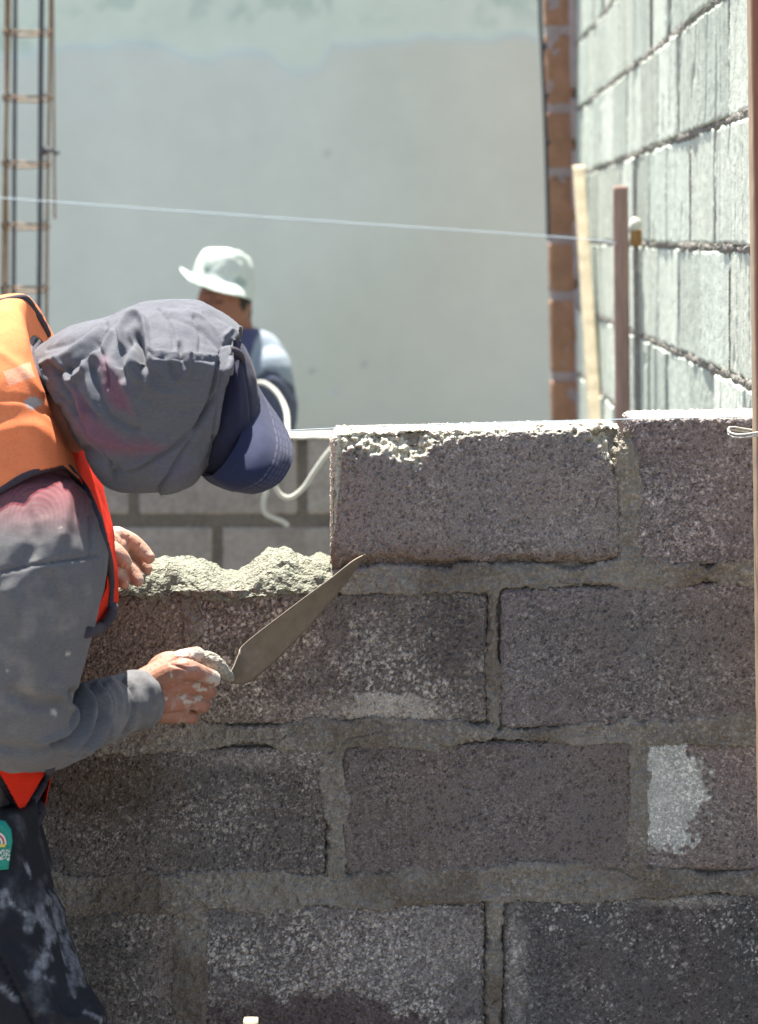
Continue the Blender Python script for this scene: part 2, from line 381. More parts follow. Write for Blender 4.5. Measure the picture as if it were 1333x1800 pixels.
B['H'] = dict(g=blk(1130, 1640, 1304, 1298, 1534, 1528), base=alb(118, 106, 104), speck=alb(132, 122, 120), ps=.2, sa=.4, pf=.2, fa=.3, pp=.3, rad=.012,
              patch=[(1176, 1400, 58, 98, alb(180, 182, 174), 1.0)])
B['I'] = dict(g=blk(-195, 312, 1604, 1600, 1830, 1830), base=alb(86, 79, 74), speck=alb(150, 140, 132), ps=.4, sa=.7, pf=.4, fa=.6, pp=.35, rad=.009,
              patch=[(285, 1690, 26, 90, alb(130, 120, 112), .5)])
B['J'] = dict(g=blk(357, 852, 1592, 1582, 1826, 1826), base=alb(98, 90, 88), speck=alb(178, 172, 164), ps=.5, sa=.7, pf=.5, fa=.7, pp=.45, grain=1.5, rad=.012,
              patch=[(560, 1800, 200, 50, alb(88, 79, 77), .9), (720, 1660, 150, 90, alb(150, 144, 138), .35)])
B['K'] = dict(g=blk(884, 1400, 1584, 1566, 1826, 1820), base=alb(82, 78, 78), speck=alb(176, 172, 166), ps=.12, sa=.7, pf=.18, fa=.8, pp=.2, rad=.010,
              patch=[(905, 1700, 22, 130, alb(160, 154, 146), .45), (1190, 1578, 110, 16, alb(165, 160, 150), .5)])
lowz = 1830
for k, (x0, x1) in enumerate([(-450, 66), (86, 596), (616, 1126), (1146, 1656)]):
    B['L%d' % k] = dict(g=blk(x0, x1, 1862, 1856, 2095, 2095), base=alb(80, 73, 70), speck=alb(130, 122, 116), rad=.010, res=.005)
B['M0'] = dict(g=blk(1415, 1700, 1036, 1036, 1268, 1268), base=alb(90, 82, 80), rad=.01, res=.005)
B['M1'] = dict(g=blk(1420, 1700, 1566, 1566, 1820, 1820), base=alb(90, 82, 80), rad=.01, res=.005)
B['M2'] = dict(g=blk(-450, 46, 1318, 1318, 1540, 1540), base=alb(80, 73, 70), rad=.01, res=.004)
RECTS = []
for key, o in B.items():
    g = o['g']; res = o.get('res', 0.00135)
    v, n, q = box_grid((g['U'], 0.15, g['H']), res, o['rad'])
    v[:, 0] += g['cx']; v[:, 1] += YW; v[:, 2] += g['cz'] + g['sl'] * (v[:, 0] - g['cx'])
    RECTS.append((g['cx'], g['cz'], g['U'] / 2, g['H'] / 2, g['sl']))
    sd_ = sum(map(ord, key)) * 13
    h, c = stone_tex(v, o, sd_)
    x, y = to_px(v)
    for (cx, cy, rx, ry, pc, st) in o.get('patch', []):
        d = np.hypot((x - cx) / rx, (y - cy) / ry) + 0.45 * fbm(v, 40, 3, sd_ + 3) + 0.25 * fbm(v, 160, 2, sd_ + 4)
        m = (sst(1.12, 0.9, d) * st)[:, None] if st > .8 else (sst(1.4, 0.4, d) * st * (0.6 + 0.8 * (fbm(v, 220, 2, sd_ + 8) > -0.1)))[:, None]
        m = np.clip(m, 0, 1); c = c * (1 - m) + pc[None, :] * 1.35 * (0.9 + 0.2 * fbm(v, 60, 3, 4))[:, None] * m
        if st > .9: h = h * (1 - 0.6 * m[:, 0]) + 0.0008 * m[:, 0]
    if 'edge' in o:
        de = np.minimum(np.minimum(x - o_x0 if False else v[:, 0] - (g['cx'] - g['U'] / 2), (g['cx'] + g['U'] / 2) - v[:, 0]), g['H'] / 2 - np.abs(v[:, 2] - g['cz'] - g['sl'] * (v[:, 0] - g['cx'])))
        m = (sst(0.04, 0.004, de + 0.012 * fbm(v, 25, 3, 8)) * o['ea'] * (fbm(v, 260, 2, 9) > -0.15))[:, None]; c = c * (1 - m) + o['edge'][None, :] * m
    # a block sits with one slightly worn outline
    h = h + 0.0015 * fbm(v, 22, 3, sd_ + 20) * (np.abs(n).max(1) < 0.98)
    if o.get('chip_lit_edge'):
        yb = np.interp(x, [570, 587, 603, 640, 690, 725, 745, 765, 800, 900, 1000, 1035, 1050, 1075, 1095], [1010, 960, 800, 806, 812, 832, 822, 785, 772, 768, 766, 775, 800, 832, 850])
        dd = (yb - y) + 22 * fbm(v, 60, 3, 77) + 12 * vnoise(v, 200, 5)
        m = sst(0, 22, dd); fr = v[:, 1] < YW + 0.05
        rec = sst(590, 612, x) * (np.clip(dd, 0, 70) / 70) ** 0.9 * 0.034 * fr * (1 - sst(1e-3, 6e-3, v[:, 1] - YW) * 0.5)
        rough = (.25 + .75 * sst(600, 622, x)) * (0.0055 * fbm(v, 100, 4, 71) + 0.003 * vnoise(v, 300, 6)) * m * (v[:, 1] < YW + .1)
        v[:, 1] += rec * m
        h = h + rough
        mc = (m * fr * (0.75 + 0.25 * (fbm(v, 150, 3, 5) > -0.3)))[:, None]; c = c * (1 - mc) + alb(200, 196, 178)[None, :] * 0.95 * mc  # pale mortar on the chipped top; left edge painted pale for its sunlight
        # brown iron stain along the foot
        bt = sst(975, 990, y + 22 * fbm(v, 35, 3, 16)) * fr * (x > 600); v[:, 1] += bt * .009; h = h + bt * .003 * fbm(v, 130, 3, 17)
        ms = (sst(948, 985, y + 14 * fbm(v, 30, 3, 15)) * 0.5 * fr)[:, None]; c = c * (1 - ms) + alb(112, 88, 62)[None, :] * ms
    # cement dust on the upward faces
    up = (n[:, 2] > 0.6)[:, None] * (key in 'AB'); cu = up * (0.75 + 0.2 * fbm(v, 50, 3, 33))[:, None]; c = c * (1 - cu) + alb(205, 200, 185)[None, :] * cu
    v = v + n * h[:, None]
    ob = mesh_np('concrete_block', v, q, M['block'], wall, col=c)
LABB = {'A': 'freshly laid end block with a crumbled sunlit top corner', 'H': 'block with a whitewashed left end', 'K': 'dark block flecked with white'}

def dist_blocks(X, Z):
    d = np.full(len(X), 1e9); ins = np.full(len(X), -1e9)
    for cx, cz, hu, hz, sl in RECTS:
        zz = Z - cz - sl * (X - cx); ax_ = np.abs(X - cx) - hu; az_ = np.abs(zz) - hz
        s = np.where((ax_ < 0) & (az_ < 0), np.maximum(ax_, az_), np.hypot(np.maximum(ax_, 0), np.maximum(az_, 0)))
        d = np.minimum(d, s)
    return d
def front_mortar():
    x0, x1 = P(-160, 0, YW).x, P(1480, 0, YW).x; z0, z1 = P(0, 2110, YW).z, P(0, 742, YW).z
    ax, az = axis(x0, x1, 0.0016), axis(z0, z1, 0.0016)
    a, b = np.meshgrid(ax, az, indexing='ij'); X, Z = a.ravel(), b.ravel(); p = np.stack([X, X * 0, Z], 1)
    d = dist_blocks(X, Z)
    near = d > -0.03
    e = np.full(len(X), -0.05); pn = p[near]
    px_, py_ = 666 + X[near] / YW * F, 413 + (ZC - Z[near]) / YW * F
    smear = 0.0028 + 0.016 * fbm(pn, 11, 3, 41) + 0.006 * fbm(pn, 45, 3, 42) + 0.0025 * vnoise(pn, 260, 43)
    # thick trowelled smears under the second row and by some corners
    for (cx, cy, rx, ry, am) in [(880, 1548, 130, 40, .018), (1000, 1520, 120, 30, .012), (650, 1030, 160, 24, .010), (480, 1290, 150, 14, .008), (760, 1018, 120, 22, .012), (1000, 1300, 160, 14, .008), (1080, 950, 30, 60, .006), (620, 1330, 30, 60, .004), (400, 1570, 200, 18, .006)]:
        smear += am * np.exp(-((px_ - cx) / rx) ** 2 - ((py_ - cy) / ry) ** 2) * (0.8 + 0.4 * fbm(pn, 30, 2, 3))
    e[near] = d[near] + smear
    thick = 0.0022 + 0.0042 * fbm(p * np.array([.7, 1, 1.3]), 24, 4, 51) + 0.0030 * (0.35 - np.abs(fbm(p, 34, 3, 54))) + 0.0026 * vnoise(p, 75, 55) + 0.0022 * vnoise(p, 150, 52) + 0.0012 * vnoise(p, 330, 53)
    m = np.where(e > 0, np.minimum(e * 0.7, 1.0) * 0 + thick * sst(0, 0.004, e) , 0) - 0.014 * sst(0.0008, -0.004, e)
    # long shrinkage cracks
    cr_ = np.abs(fbm(p, 11, 3, 61)); m -= 0.0035 * sst(0.012, 0.0, cr_) * (fbm(p, 7, 2, 62) > 0.12) * (e > 0)
    # vertical joint between the two top blocks is not filled to the top
    PX, PY = 666 + X / YW * F, 413 + (ZC - Z) / YW * F
    top = (PY < 800) ; m = np.where(top, m - 0.010 * sst(-800, -770, -PY) + 0.004 * fbm(p, 120, 3, 9), m)
    v = np.stack([X, YW + 0.0005 - m, Z], 1)
    q = grid_quads(len(ax), len(az))
    keep = (e > -0.012); topl = np.interp(PX, [581, 1088, 1092, 1113, 1625], [768, 754, 775, 742, 728]); off_left = ((PX < 583) & (PY < 1036)) | (PY < topl + 6 * fbm(p, 60, 2, 4)); keep &= ~off_left
    kq = keep[q].any(1) & ~off_left[q].any(1); q = q[kq]
    used = np.unique(q); mp = np.zeros(len(v), int); mp[used] = np.arange(len(used)); v = v[used]; q = mp[q]; pp = p[used]
    PY = PY[used]; PX = PX[used]
    F1, i1 = worley(pp, .0058, 99); cr1 = (i1 < .4) * sst(.6, .25, F1); v[:, 1] -= .0016 * cr1
    c = alb(136, 131, 121)[None, :] * (1 + 0.22 * fbm(pp, 14, 3, 71) + 0.16 * fbm(pp, 120, 3, 72) + .18 * cr1)[:, None]
    br = (sst(0.1, 0.5, fbm(pp, 9, 2, 73)) * 0.5)[:, None]; c = c * (1 - br) + alb(98, 84, 70)[None, :] * br
    dry = (sst(930, 800, PY) * 0.6)[:, None]; c = c * (1 - dry) + alb(150, 142, 125)[None, :] * dry
    mesh_np('mortar', v, q, M['mortar'], wall, col=c)
front_mortar()
def mortar_core():
    # mortar behind the pointing, so that the joints are closed from every side
    parts = []
    for (xa, xb, ya, yb) in [(-440, 1690, 1003, 1046), (-440, 1690, 1270, 1316), (-440, 1690, 1536, 1602), (-440, 1690, 1822, 1862), (1088, 1116, 790, 992)]:
        c0 = P(xa, yb, YW); c1 = P(xb, ya, YW)
        if ya == 1003: c0.x = P(592, 0, YW).x
        v, n, q = box_grid((c1.x - c0.x, 0.12, c1.z - c0.z), 0.012, 0.004)
        v[:, 0] += (c0.x + c1.x) / 2; v[:, 1] += YW + 0.015; v[:, 2] += (c0.z + c1.z) / 2
        if ya < 1003: pass
        parts.append((v, q))
    v, q = join_np(parts)
    mesh_np('mortar_core', v, q, M['mortar'], wall, col=np.tile(alb(104, 98, 86), (len(v), 1)))
mortar_core()
def mortar_bed():
    x0, x1 = P(-220, 0, YW).x, P(592, 0, YW).x; z0 = P(0, 1050, YW).z; z1 = P(0, 1012, YW).z
    v, n, q = box_grid((x1 - x0, 0.155, z1 - z0), 0.0019, 0.008)
    v[:, 0] += (x0 + x1) / 2; v[:, 1] += YW - 0.006; v[:, 2] += (z0 + z1) / 2
    x, y = to_px(v); top = np.clip((v[:, 2] - z0) / (z1 - z0), 0, 1)
    lump = fbm(v, 20, 4, 81); ridg = 1 - np.abs(fbm(v, 45, 4, 82)); fine = fbm(v, 140, 3, 83)
    F1, i1 = worley(v, 0.013, 84)
    up = 0.007 + 0.010 * lump + 0.009 * (ridg - .75) + 0.0035 * fine + 0.003 * (0.6 - F1) + 0.0015 * vnoise(v, 420, 2)
    # thumb hollows pressed in the front lip
    for (cx, cy, r, am) in [(405, 1005, 34, -.016), (452, 1035, 16, -.010), (345, 1025, 20, -.007), (300, 1012, 12, .008), (500, 995, 22, .010), (470, 992, 14, .008), (560, 1000, 20, .005)]:
        up += 1.5 * am * np.exp(-((x - cx) / r) ** 2 - ((y - cy) / (r * .8)) ** 2)
    v[:, 2] += top * up * 1.0
    fr = (n[:, 1] < -0.3).astype(float); edge = (1 - top)
    hang = 0.004 * fbm(v, 30, 3, 85) + 0.004 * vnoise(v, 90, 86)
    v[:, 2] += edge * hang * 2.2
    v[:, 1] += -fr * (0.004 * fbm(v, 60, 4, 87) + 0.0022 * vnoise(v, 300, 88) + 0.003 * (0.6 - F1))
    back = np.clip((v[:, 1] - YW + 0.006) / 0.05, 0, 1)
    v[:, 2] -= top * (1 - back ** 0.8) * 0.013
    v[:, 1] += sst(YW + .035, YW + .004, v[:, 1]) * top * 0.016      # the lip leans back
    c = alb(129, 130, 116)[None, :] * (1.0 + 0.10 * lump + 0.12 * fine)[:, None]
    mesh_np('mortar_bed', v, q, M['mortar'], wall, col=c)['label'] = 'fresh lumpy mortar bed waiting for the next block'
mortar_bed()

# ------------------------------------------------------------------ low wall behind
def back_wall():
    r = empty('low_block_wall'); tag(r, 'low dark block wall behind the cord, between the foreground wall and the plastered wall', 'wall')
    Yb = 6.5; sc = F / Yb
    rows = [(771, 905), (926, 1058), (1078, 1210), (1230, 1340)]
    seed = 300
    for ri, (ya, yb) in enumerate(rows):
        off = [235, 382, 235, 382][ri]
        for k in range(-5, 3):
            xa = off + k * 296 + 8; xb = xa + 280
            if xb < -1300: continue
            seed += 7
            base = warm(alb(*random.choice([(116, 110, 106), (106, 100, 97), (122, 116, 111)])))
            v, n, q = box_grid((280 / sc, 0.14, (yb - ya) / sc), 0.006 if ri < 2 else .02, 0.008)
            a = P((xa + xb) / 2, (ya + yb) / 2, Yb); v += np.array([a.x, Yb, a.z])
            h = 0.002 * fbm(v, 60, 3, seed) + .0015 * vnoise(v, 200, seed); c = base[None, :] * (1 + 0.18 * fbm(v, 20, 4, seed + 1) + .15 * vnoise(v, 120, seed + 2))[:, None]
            if k == 0 and ri == 0: c = np.where((v[:, 0] > P(500, 0, Yb).x)[:, None], alb(150, 145, 138), c)
            mesh_np('concrete_block', v + n * h[:, None], q, M['paleblock'], r, col=c)
    x0, x1 = P(-1260, 0, Yb).x, P(1100, 0, Yb).x
    z1 = P(0, 773, Yb).z
    v, n, q = box_grid((x1 - x0, 0.128, z1 - 0.0), 0.02, 0.004); v += np.array([(x0 + x1) / 2, Yb + 0.005, z1 / 2])
    mesh_np('mortar', v, q, M['mortar'], r, col=np.tile(alb(112, 106, 98), (len(v), 1)) * (1 + .2 * fbm(v, 20, 3, 5))[:, None])
    v, n, q = box_grid((x1 - x0, 0.150, 0.008), 0.008, 0.003); v += np.array([(x0 + x1) / 2, Yb - .004, P(0, 769, Yb).z]); v[:, 2] += .003 * fbm(v, 30, 4, 4); v[:, 1] += .004 * fbm(v, 40, 3, 5)
    mesh_np('mortar_cap', v, q, M['mortar'], r, col=np.tile(alb(205, 203, 192), (len(v), 1)))
back_wall()

# ------------------------------------------------------------------ plastered wall
def palb(*c): return np.minimum(lin(c) / 0.575 * np.array([.935, 1.0, .905]), np.array([.83, .89, .81]))
def plaster_wall():
    Yp = 9.2; x0, x1 = P(-900, 0, Yp).x, P(968, 0, Yp).x
    r = empty('plastered_wall'); tag(r, 'tall smooth grey plastered wall, its pale top band still bare', 'wall')
    ax, az = axis(x0, x1, 0.012), axis(0.0, 3.1, 0.012)
    a, b = np.meshgrid(ax, az, indexing='ij'); X, Z = a.ravel(), b.ravel(); v = np.stack([X, X * 0 + Yp, Z], 1)
    px_, py_ = to_px(v)
    e = np.interp(px_, [-900, -50, 60, 110, 240, 330, 370, 430, 470, 500, 530, 560, 585, 640, 660, 700, 740, 800, 968], [90, 95, 95, 92, 82, 84, 100, 98, 108, 122, 132, 128, 92, 82, 72, 74, 80, 70, 68])
    g = py_ - e + 26 * fbm(v, 6, 5, 4) ; m = sst(-9, 7, g)
    c1 = palb(196, 202, 187)[None, :] * (1 + 0.10 * fbm(v * np.array([1, 1, .35]), 2.2, 4, 8) + 0.012 * vnoise(v * np.array([6, 1, .6]), 3, 9))[:, None]
    # warmer, darker tone towards the lower right
    ww = (sst(-0.35, 0.5, fbm(v, .7, 2, 14) + (px_ - 500) / 700 + (py_ - 420) / 900) * .6)[:, None]; c1 = c1 * (1 - ww) + palb(182, 178, 169)[None, :] * ww
    c0 = palb(194, 206, 196)[None, :] * np.array([1.02, 1.06, .98]) * (1 + 0.06 * fbm(v, 8, 4, 10))[:, None]
    dk = (np.clip(sst(.12, .5, fbm(v, 6, 4, 11)) * .6 + sst(.1, .4, fbm(v, 11, 4, 13)) * sst(60, 0, py_) * .6, 0, .8))[:, None]; c0 = c0 * (1 - dk) + palb(158, 170, 164)[None, :] * dk
    c = c0 * (1 - m[:, None]) + c1 * m[:, None]
    for (x, y, rr, cc) in [(588, 688, 5, (180, 200, 215)), (549, 652, 4, (110, 108, 105)), (575, 270, 6, (160, 165, 160)), (640, 640, 5, (150, 150, 150))]:
        k = (.5 * np.exp(-((px_ - x) ** 2 + (py_ - y) ** 2) / rr ** 2))[:, None]; c = c * (1 - k) + alb(*cc)[None, :] * k
    v[:, 1] -= 0.012 * m + 0.003 * fbm(v, 3, 3, 12)
    q = grid_quads(len(ax), len(az))
    mesh_np('plaster_face', v, q, M['plaster'], r, col=c)
    v, n, q = box_grid((x1 - x0, 0.15, 3.1), 0.1, 0.003); v += np.array([(x0 + x1) / 2, Yp + .006, 1.55])
    mesh_np('wall_core', v, q, M['plaster'], r, col=np.tile(alb(200, 205, 200), (len(v), 1)))
plaster_wall()

# ------------------------------------------------------------------ brick pillar and grey column in the corner
def pillar():
    Yq = 8.45; r = empty('brick_pillar'); tag(r, 'slim pillar of brown clay bricks with grey mortar bands between the plastered and the pale block wall', 'pillar')
    k = 0.0125   # lean of the pillar
    joints = [-560, -440, -330, -210, -100, 52, 190, 302, 420, 520, 662, 790, 905, 1020, 1130, 1150]
    X = lambda px, py: P(px, py, Yq)
    parts_m = []
    for ya, yb in zip(joints[:-1], joints[1:]):
        xc = 983 + (0.5 * (ya + yb)) * 0.018; a = X(xc, (ya + yb) / 2)
        hgt = (yb - ya - 15) * Yq / F
        if hgt < .03: continue
        v, n, q = box_grid((50 * Yq / F, 0.10, hgt), 0.008, 0.006); v += np.array([a.x, Yq, a.z]); v[:, 1] += .0005 + .008 * sst(.3, .6, fbm(v, 18, 3, 19)); v[:, 0] -= 0.018 * (v[:, 2] - a.z)
        v += n * (0.003 * fbm(v, 30, 3, 5))[:, None]
        mesh_np('clay_brick', v, q, M['clay'], r)
    zt, zb = X(0, -560).z, 0.0
    v, n, q = box_grid((46 * Yq / F, 0.09, zt - zb), 0.012, 0.004); v += np.array([X(983 + 400 * .018, 0).x, Yq + .004, (zt + zb) / 2]); v[:, 0] -= 0.018 * (v[:, 2] - X(0, 400).z)
    v += n * (0.004 * fbm(v, 25, 3, 6))[:, None]
    mesh_np('mortar', v, q, M['greymortar'], r)
    # thin steel bar tied in front of its left edge
    s = empty('steel_bar'); tag(s, 'thin dark steel bar standing against the left edge of the brick pillar', 'steel bar')
    t = [P(948, -200, 8.4), P(949, 0, 8.4), P(953, 90, 8.4), P(957, 180, 8.4), P(961, 300, 8.4), P(964, 420, 8.4)]
    v, q = tube([tuple(p) for p in t], 0.0065, 8, 4); mesh_np('bar', v, q, M['darksteel'], s)
    for yy in (82, 168, 250):
        p = P(952 + yy * .04, yy, 8.39); v, q = ellipsoid(tuple(p), (.011, .009, .014), 10, 8); v += vnoise(v, 120, 3)[:, None] * .003; mesh_np('tie_wire', v, q, M['darksteel'], s)
    # grey concrete column beside it, with dark holes left open
    g = empty('concrete_column'); tag(g, 'narrow grey concrete column with dark open gaps, right of the brick pillar', 'column')
    gaps = [(-200, -60), (-40, 155), (172, 245), (262, 372), (388, 492), (508, 585), (602, 676), (694, 820), (840, 1150)]
    for ya, yb in gaps:
        a = P(1014 + .018 * (ya + yb) / 2, (ya + yb) / 2, 8.4)
        v, n, q = box_grid((26 * 8.4 / F, 0.10, (yb - ya) * 8.4 / F), 0.01, 0.005); v += np.array([a.x, 8.4, a.z]); v[:, 0] -= 0.018 * (v[:, 2] - a.z)
        v += n * (0.004 * fbm(v, 25, 3, 7))[:, None]
        mesh_np('concrete_lift', v, q, M['greymortar'], g)
    v, n, q = box_grid((20 * 8.45 / F, 0.05, 2.6), 0.03, 0.003); v += np.array([P(1020, 0, 8.47).x, 8.45, 1.3]); v[:, 0] -= 0.018 * (v[:, 2] - 1.35)
    mesh_np('back_face', v, q, M['darksteel'], g)
pillar()

# ------------------------------------------------------------------ tall block wall on the right
def right_wall():
    r = empty('tall_block_wall'); tag(r, 'tall pale concrete block wall running away on the far side, with rough dark joints', 'wall')
    seed = 900; pitch = 0.213; zj = ZC - 0.022
    y_start, y_end = 3.68, 8.42
    for k in range(-6, 6):
        z0 = zj + (k - 1) * pitch + 0.0065; z1 = zj + k * pitch - 0.0065
        if z0 < 0.03: z0 = 0.03
        if z1 < 0.1: continue
        off = y_start - 0.42 + (0.0 if k % 2 else 0.21)
        u = off
        while u < y_end:
            ua, ub = max(u, y_start), min(u + 0.408, y_end); u += 0.42
            if ub - ua < 0.05: continue
            seed += 5
            vis = z1 > 0.7
            v, n, q = box_grid((ub - ua, 0.15, z1 - z0), 0.0038 if vis else .02, 0.0035)
            tilt = random.uniform(-.004, .004); setb = random.uniform(-.002, .003)
            loc = v + np.array([(ua + ub) / 2, 0, (z0 + z1) / 2]); uu = loc[:, 0]
            base = random.uniform(.82, 1.06) * alb(*random.choice([(208, 215, 206), (198, 206, 198), (214, 221, 212), (186, 194, 186), (204, 210, 200)])) * np.array([.92, .925, .88])
            pu = np.stack([uu * 1.0, loc[:, 1] * 0, loc[:, 2] * .12], 1)
            rib = fbm(pu, 13, 3, seed); nn = fbm(loc, 60, 3, seed + 1)
            h = 0.0026 * rib + 0.0006 * nn + 0.0004 * vnoise(loc, 180, seed + 2)
            grv = sst(.045, 0.0, np.abs(fbm(pu, 13, 2, seed + 3)))   # mould seams
            h -= 0.004 * grv * (hsh(np.array([seed]), np.array([1]), np.array([2]), 5)[0] > .35)
            c = base[None, :] * (1 + 0.05 * rib + 0.16 * nn + 0.12 * fbm(loc, 14, 3, seed + 6) + 0.05 * fbm(pu, 30, 2, seed + 4))[:, None]
            p = loc + n * h[:, None]; wk = .0045 * fbm(loc, 30, 3, seed + 7) + .002 * vnoise(loc, 110, seed + 8); p = p + n * (wk * (np.abs(n[:, 1]) < .98))[:, None]; p[:, 1] += setb + tilt * (loc[:, 0] - (ua + ub) / 2) / .2 - .5 * np.minimum(h * 0, 0)
            W = np.stack([0.5156 + 0.01516 * p[:, 0] + p[:, 1], p[:, 0], p[:, 2]], 1)
            mesh_np('concrete_block', W, q[:, ::-1], M['paleblock'], r, col=c)
    # mortar sheet squeezed out of the joints
    ax, az = axis(y_start, y_end, 0.005), axis(0.1, zj + 5 * pitch, 0.0042)
    a, b = np.meshgrid(ax, az, indexing='ij'); U, Z = a.ravel(), b.ravel(); p = np.stack([U, U * 0, Z], 1)
    kk = np.round((Z - zj) / pitch); dz = np.abs(Z - zj - kk * pitch)
    row = np.floor((Z - zj) / pitch).astype(int) + 1
    offu = y_start + np.where(row % 2 == 0, .21, 0.0); du = (U - offu) / 0.42; du = np.abs(du - np.round(du)) * 0.42
    edge = np.maximum(0.0055 - dz + .009 * fbm(p, 16, 3, 6) + .004 * vnoise(p, 90, 7), (0.004 - du + .004 * fbm(p, 20, 3, 8)) * .6)
    hz = np.maximum(0.0055 - dz + .010 * fbm(p, 9, 3, 16) + .003 * vnoise(p, 70, 17), 0)
    m = sst(0, .008, edge) * 0.001 - 0.016 * sst(0, -.005, edge) + sst(0, .01, hz) * (0.008 * np.abs(fbm(p, 34, 3, 9)) + .005 * vnoise(p, 110, 10) - .003)
    m -= sst(0, .006, 0.006 - du) * .010
    c = alb(136, 133, 126)[None, :] * (1 + .3 * fbm(p, 40, 3, 11))[:, None]
    q = grid_quads(len(ax), len(az)); keep = edge > -.010; q = q[keep[q].any(1)]
    used = np.unique(q); mp = np.zeros(len(p), int); mp[used] = np.arange(len(used))
    W = np.stack([0.5156 + 0.01516 * U - m + .001, U, Z], 1)[used]; q = mp[q]
    mesh_np('mortar', W, q[:, ::-1], M['mortar'], r, col=c[used])
right_wall()

# ------------------------------------------------------------------ steel cage on the left
def rebar_cage():
    r = empty('rebar_cage'); tag(r, 'upright column cage of rusty reinforcing bars tied with square stirrups, left of the plastered wall', 'rebar cage')
    Yc = 7.5; d = 0.13
    def bar(px_t, px_b, Y, rad, mat, yt=-250, yb=1150, wob=0):
        pts = []
        for t in np.linspace(0, 1, 9):
            pts.append(tuple(P(px_t + (px_b - px_t) * t + wob * math.sin(t * 9), yt + (yb - yt) * t, Y)))
        v, q = tube(pts, rad, 8, 3); mesh_np('bar', v, q, mat, r)
    bar(17, -2, Yc, .0056, M['rust'], wob=2); bar(28, 20, Yc + d, .0062, M['darksteel']); bar(78, 58, Yc, .0075, M['darksteel'], wob=-1.5)
    bar(89, 78, Yc + d, .0048, M['rust'], wob=1.5)
    bar(92, 96, Yc - .01, .0034, M['rust'], yt=-60, yb=385)
    bar(13, 8, Yc + .02, .004, M['rust'], wob=-2)
    for k, yy in enumerate([-170, -58, 55, 170, 285, 394, 505, 617, 730, 845, 960, 1075]):
        sh = -yy * .012; x0, x1 = 8 + sh * 1.0, 92 + sh * 1.2
        A = [P(x0, yy, Yc - .008), P(x1, yy + 1, Yc - .008), P(x1 - 2, yy + 8, Yc + d + .01), P(x0 + 4, yy + 8, Yc + d + .01), P(x0, yy, Yc - .008)]
        A = [tuple(p) for p in A]; B2 = []
        for a, b in zip(A[:-1], A[1:]):
            for t in (0.04, 0.35, 0.65, 0.96): B2.append(tuple(np.array(a) * (1 - t) + np.array(b) * t + np.random.RandomState(k * 7 + int(t * 9)).randn(3) * .0012))
        B2.append(B2[0]); v, q = tube(B2, .0036, 8, 1); mesh_np('stirrup', v, q, M['rust'], r)
        for xx in (x0 + 6, x1 - 12):
            c = P(xx, yy + 2, Yc - .008); pts = [(c.x + .012 * math.cos(t), c.y - .006 + .008 * math.sin(2 * t), c.z + .013 * math.sin(t)) for t in np.linspace(0, 7, 12)]
            v, q = tube(pts, .0016, 5, 1); mesh_np('tie_wire', v, q, M['darksteel'], r)
    c = P(86, 268, Yc - .01); v, q = tube([(c.x - .02, c.y, c.z), (c.x, c.y - .01, c.z + .008), (c.x + .02, c.y, c.z - .004), (c.x + .03, c.y, c.z + .004)], [.012, .008, .005, .003], 8, 4)
    mesh_np('tie_wire', v + vnoise(v, 150, 4)[:, None] * .003, q, M['darksteel'], r)
rebar_cage()

# ------------------------------------------------------------------ boards, stake, strings, post
def board(name, label, cat, top, bot, w_, d_, mat, seed=1, sun_shade_tones=False):
    """board from top to bottom point (front face centre), width w_, depth d_"""
    top, bot = Vector(top), Vector(bot); L = (top - bot).length
    v, n, q = box_grid((w_, d_, L), 0.01, min(w_, d_) * .12); v += n * (0.0012 * fbm(v + seed, 40, 3, seed))[:, None]
    t = (v[:, 2] + L / 2) / L; dv = np.array(top - bot) / L
    v2 = np.array(bot)[None, :] + v[:, 0:1] * np.array([1, 0, 0]) + v[:, 1:2] * np.array([0, 1, 0]) + (t * L)[:, None] * dv
    cc = None
    if sun_shade_tones: cc = np.where((n[:, 1] < -0.7)[:, None], np.array([[0.30, 0.13, 0.075]]), np.array([[0.50, 0.37, 0.25]]))  # pale sunlit sides, darker red-brown front: sun and shade put into the wood colour
    o = mesh_np(name, v2, q, mat, col=cc); tag(o, label, cat); return o
board('leaning_batten', 'long pale sunlit batten leaning in the corner beside the brick pillar', 'batten', P(1018, 290, 7.6), P(1072, 1120, 7.0), .036, .05, M['woodpale'], 2)
board('wooden_board', 'reddish brown board standing upright against the pale block wall, its top in the sun', 'board', P(1092, 326, 6.0), P(1103, 1435, 6.0), .034, .045, M['woodred'], 3)
p_ = empty('steel_rod'); tag(p_, 'dark steel rod topped with a small wood block and white rag', 'rod')
v, q = tube([tuple(P(1117, 400, 5.7)), tuple(P(1121, 700, 5.7)), tuple(P(1126, 1490, 5.7))], .0070, 10, 6); mesh_np('rod', v, q, new_mat('grey_steel', (.22, .21, .21), .5, nscale=50, namt=.3, metal=.3), p_)
c = P(1119, 418, 5.66); v, n, q = box_grid((.024, .03, .036), .004, .003); mesh_np('wood_block', v + np.array([c.x, c.y, c.z]), q, new_mat('dark_wood', (.30, .17, .06), .8, nscale=40, namt=.3), p_)
c = P(1116, 398, 5.68); v, q = ellipsoid(tuple(c), (.013, .02, .022), 20, 14); v += (fbm(v, 60, 3, 3) * .009)[:, None] * np.array([1, .5, 1]); mesh_np('rag', v, q, M['cordw'], p_)
board('timber_post', 'tall pine post in front of the block wall at its end, sunlit along one edge', 'post', P(1321, -60, 3.32) + Vector((.040, 0, 0)), P(1345, 1860, 3.32) + Vector((.040, 0, 0)), .080, .060, M['woodtan'], 4, True)
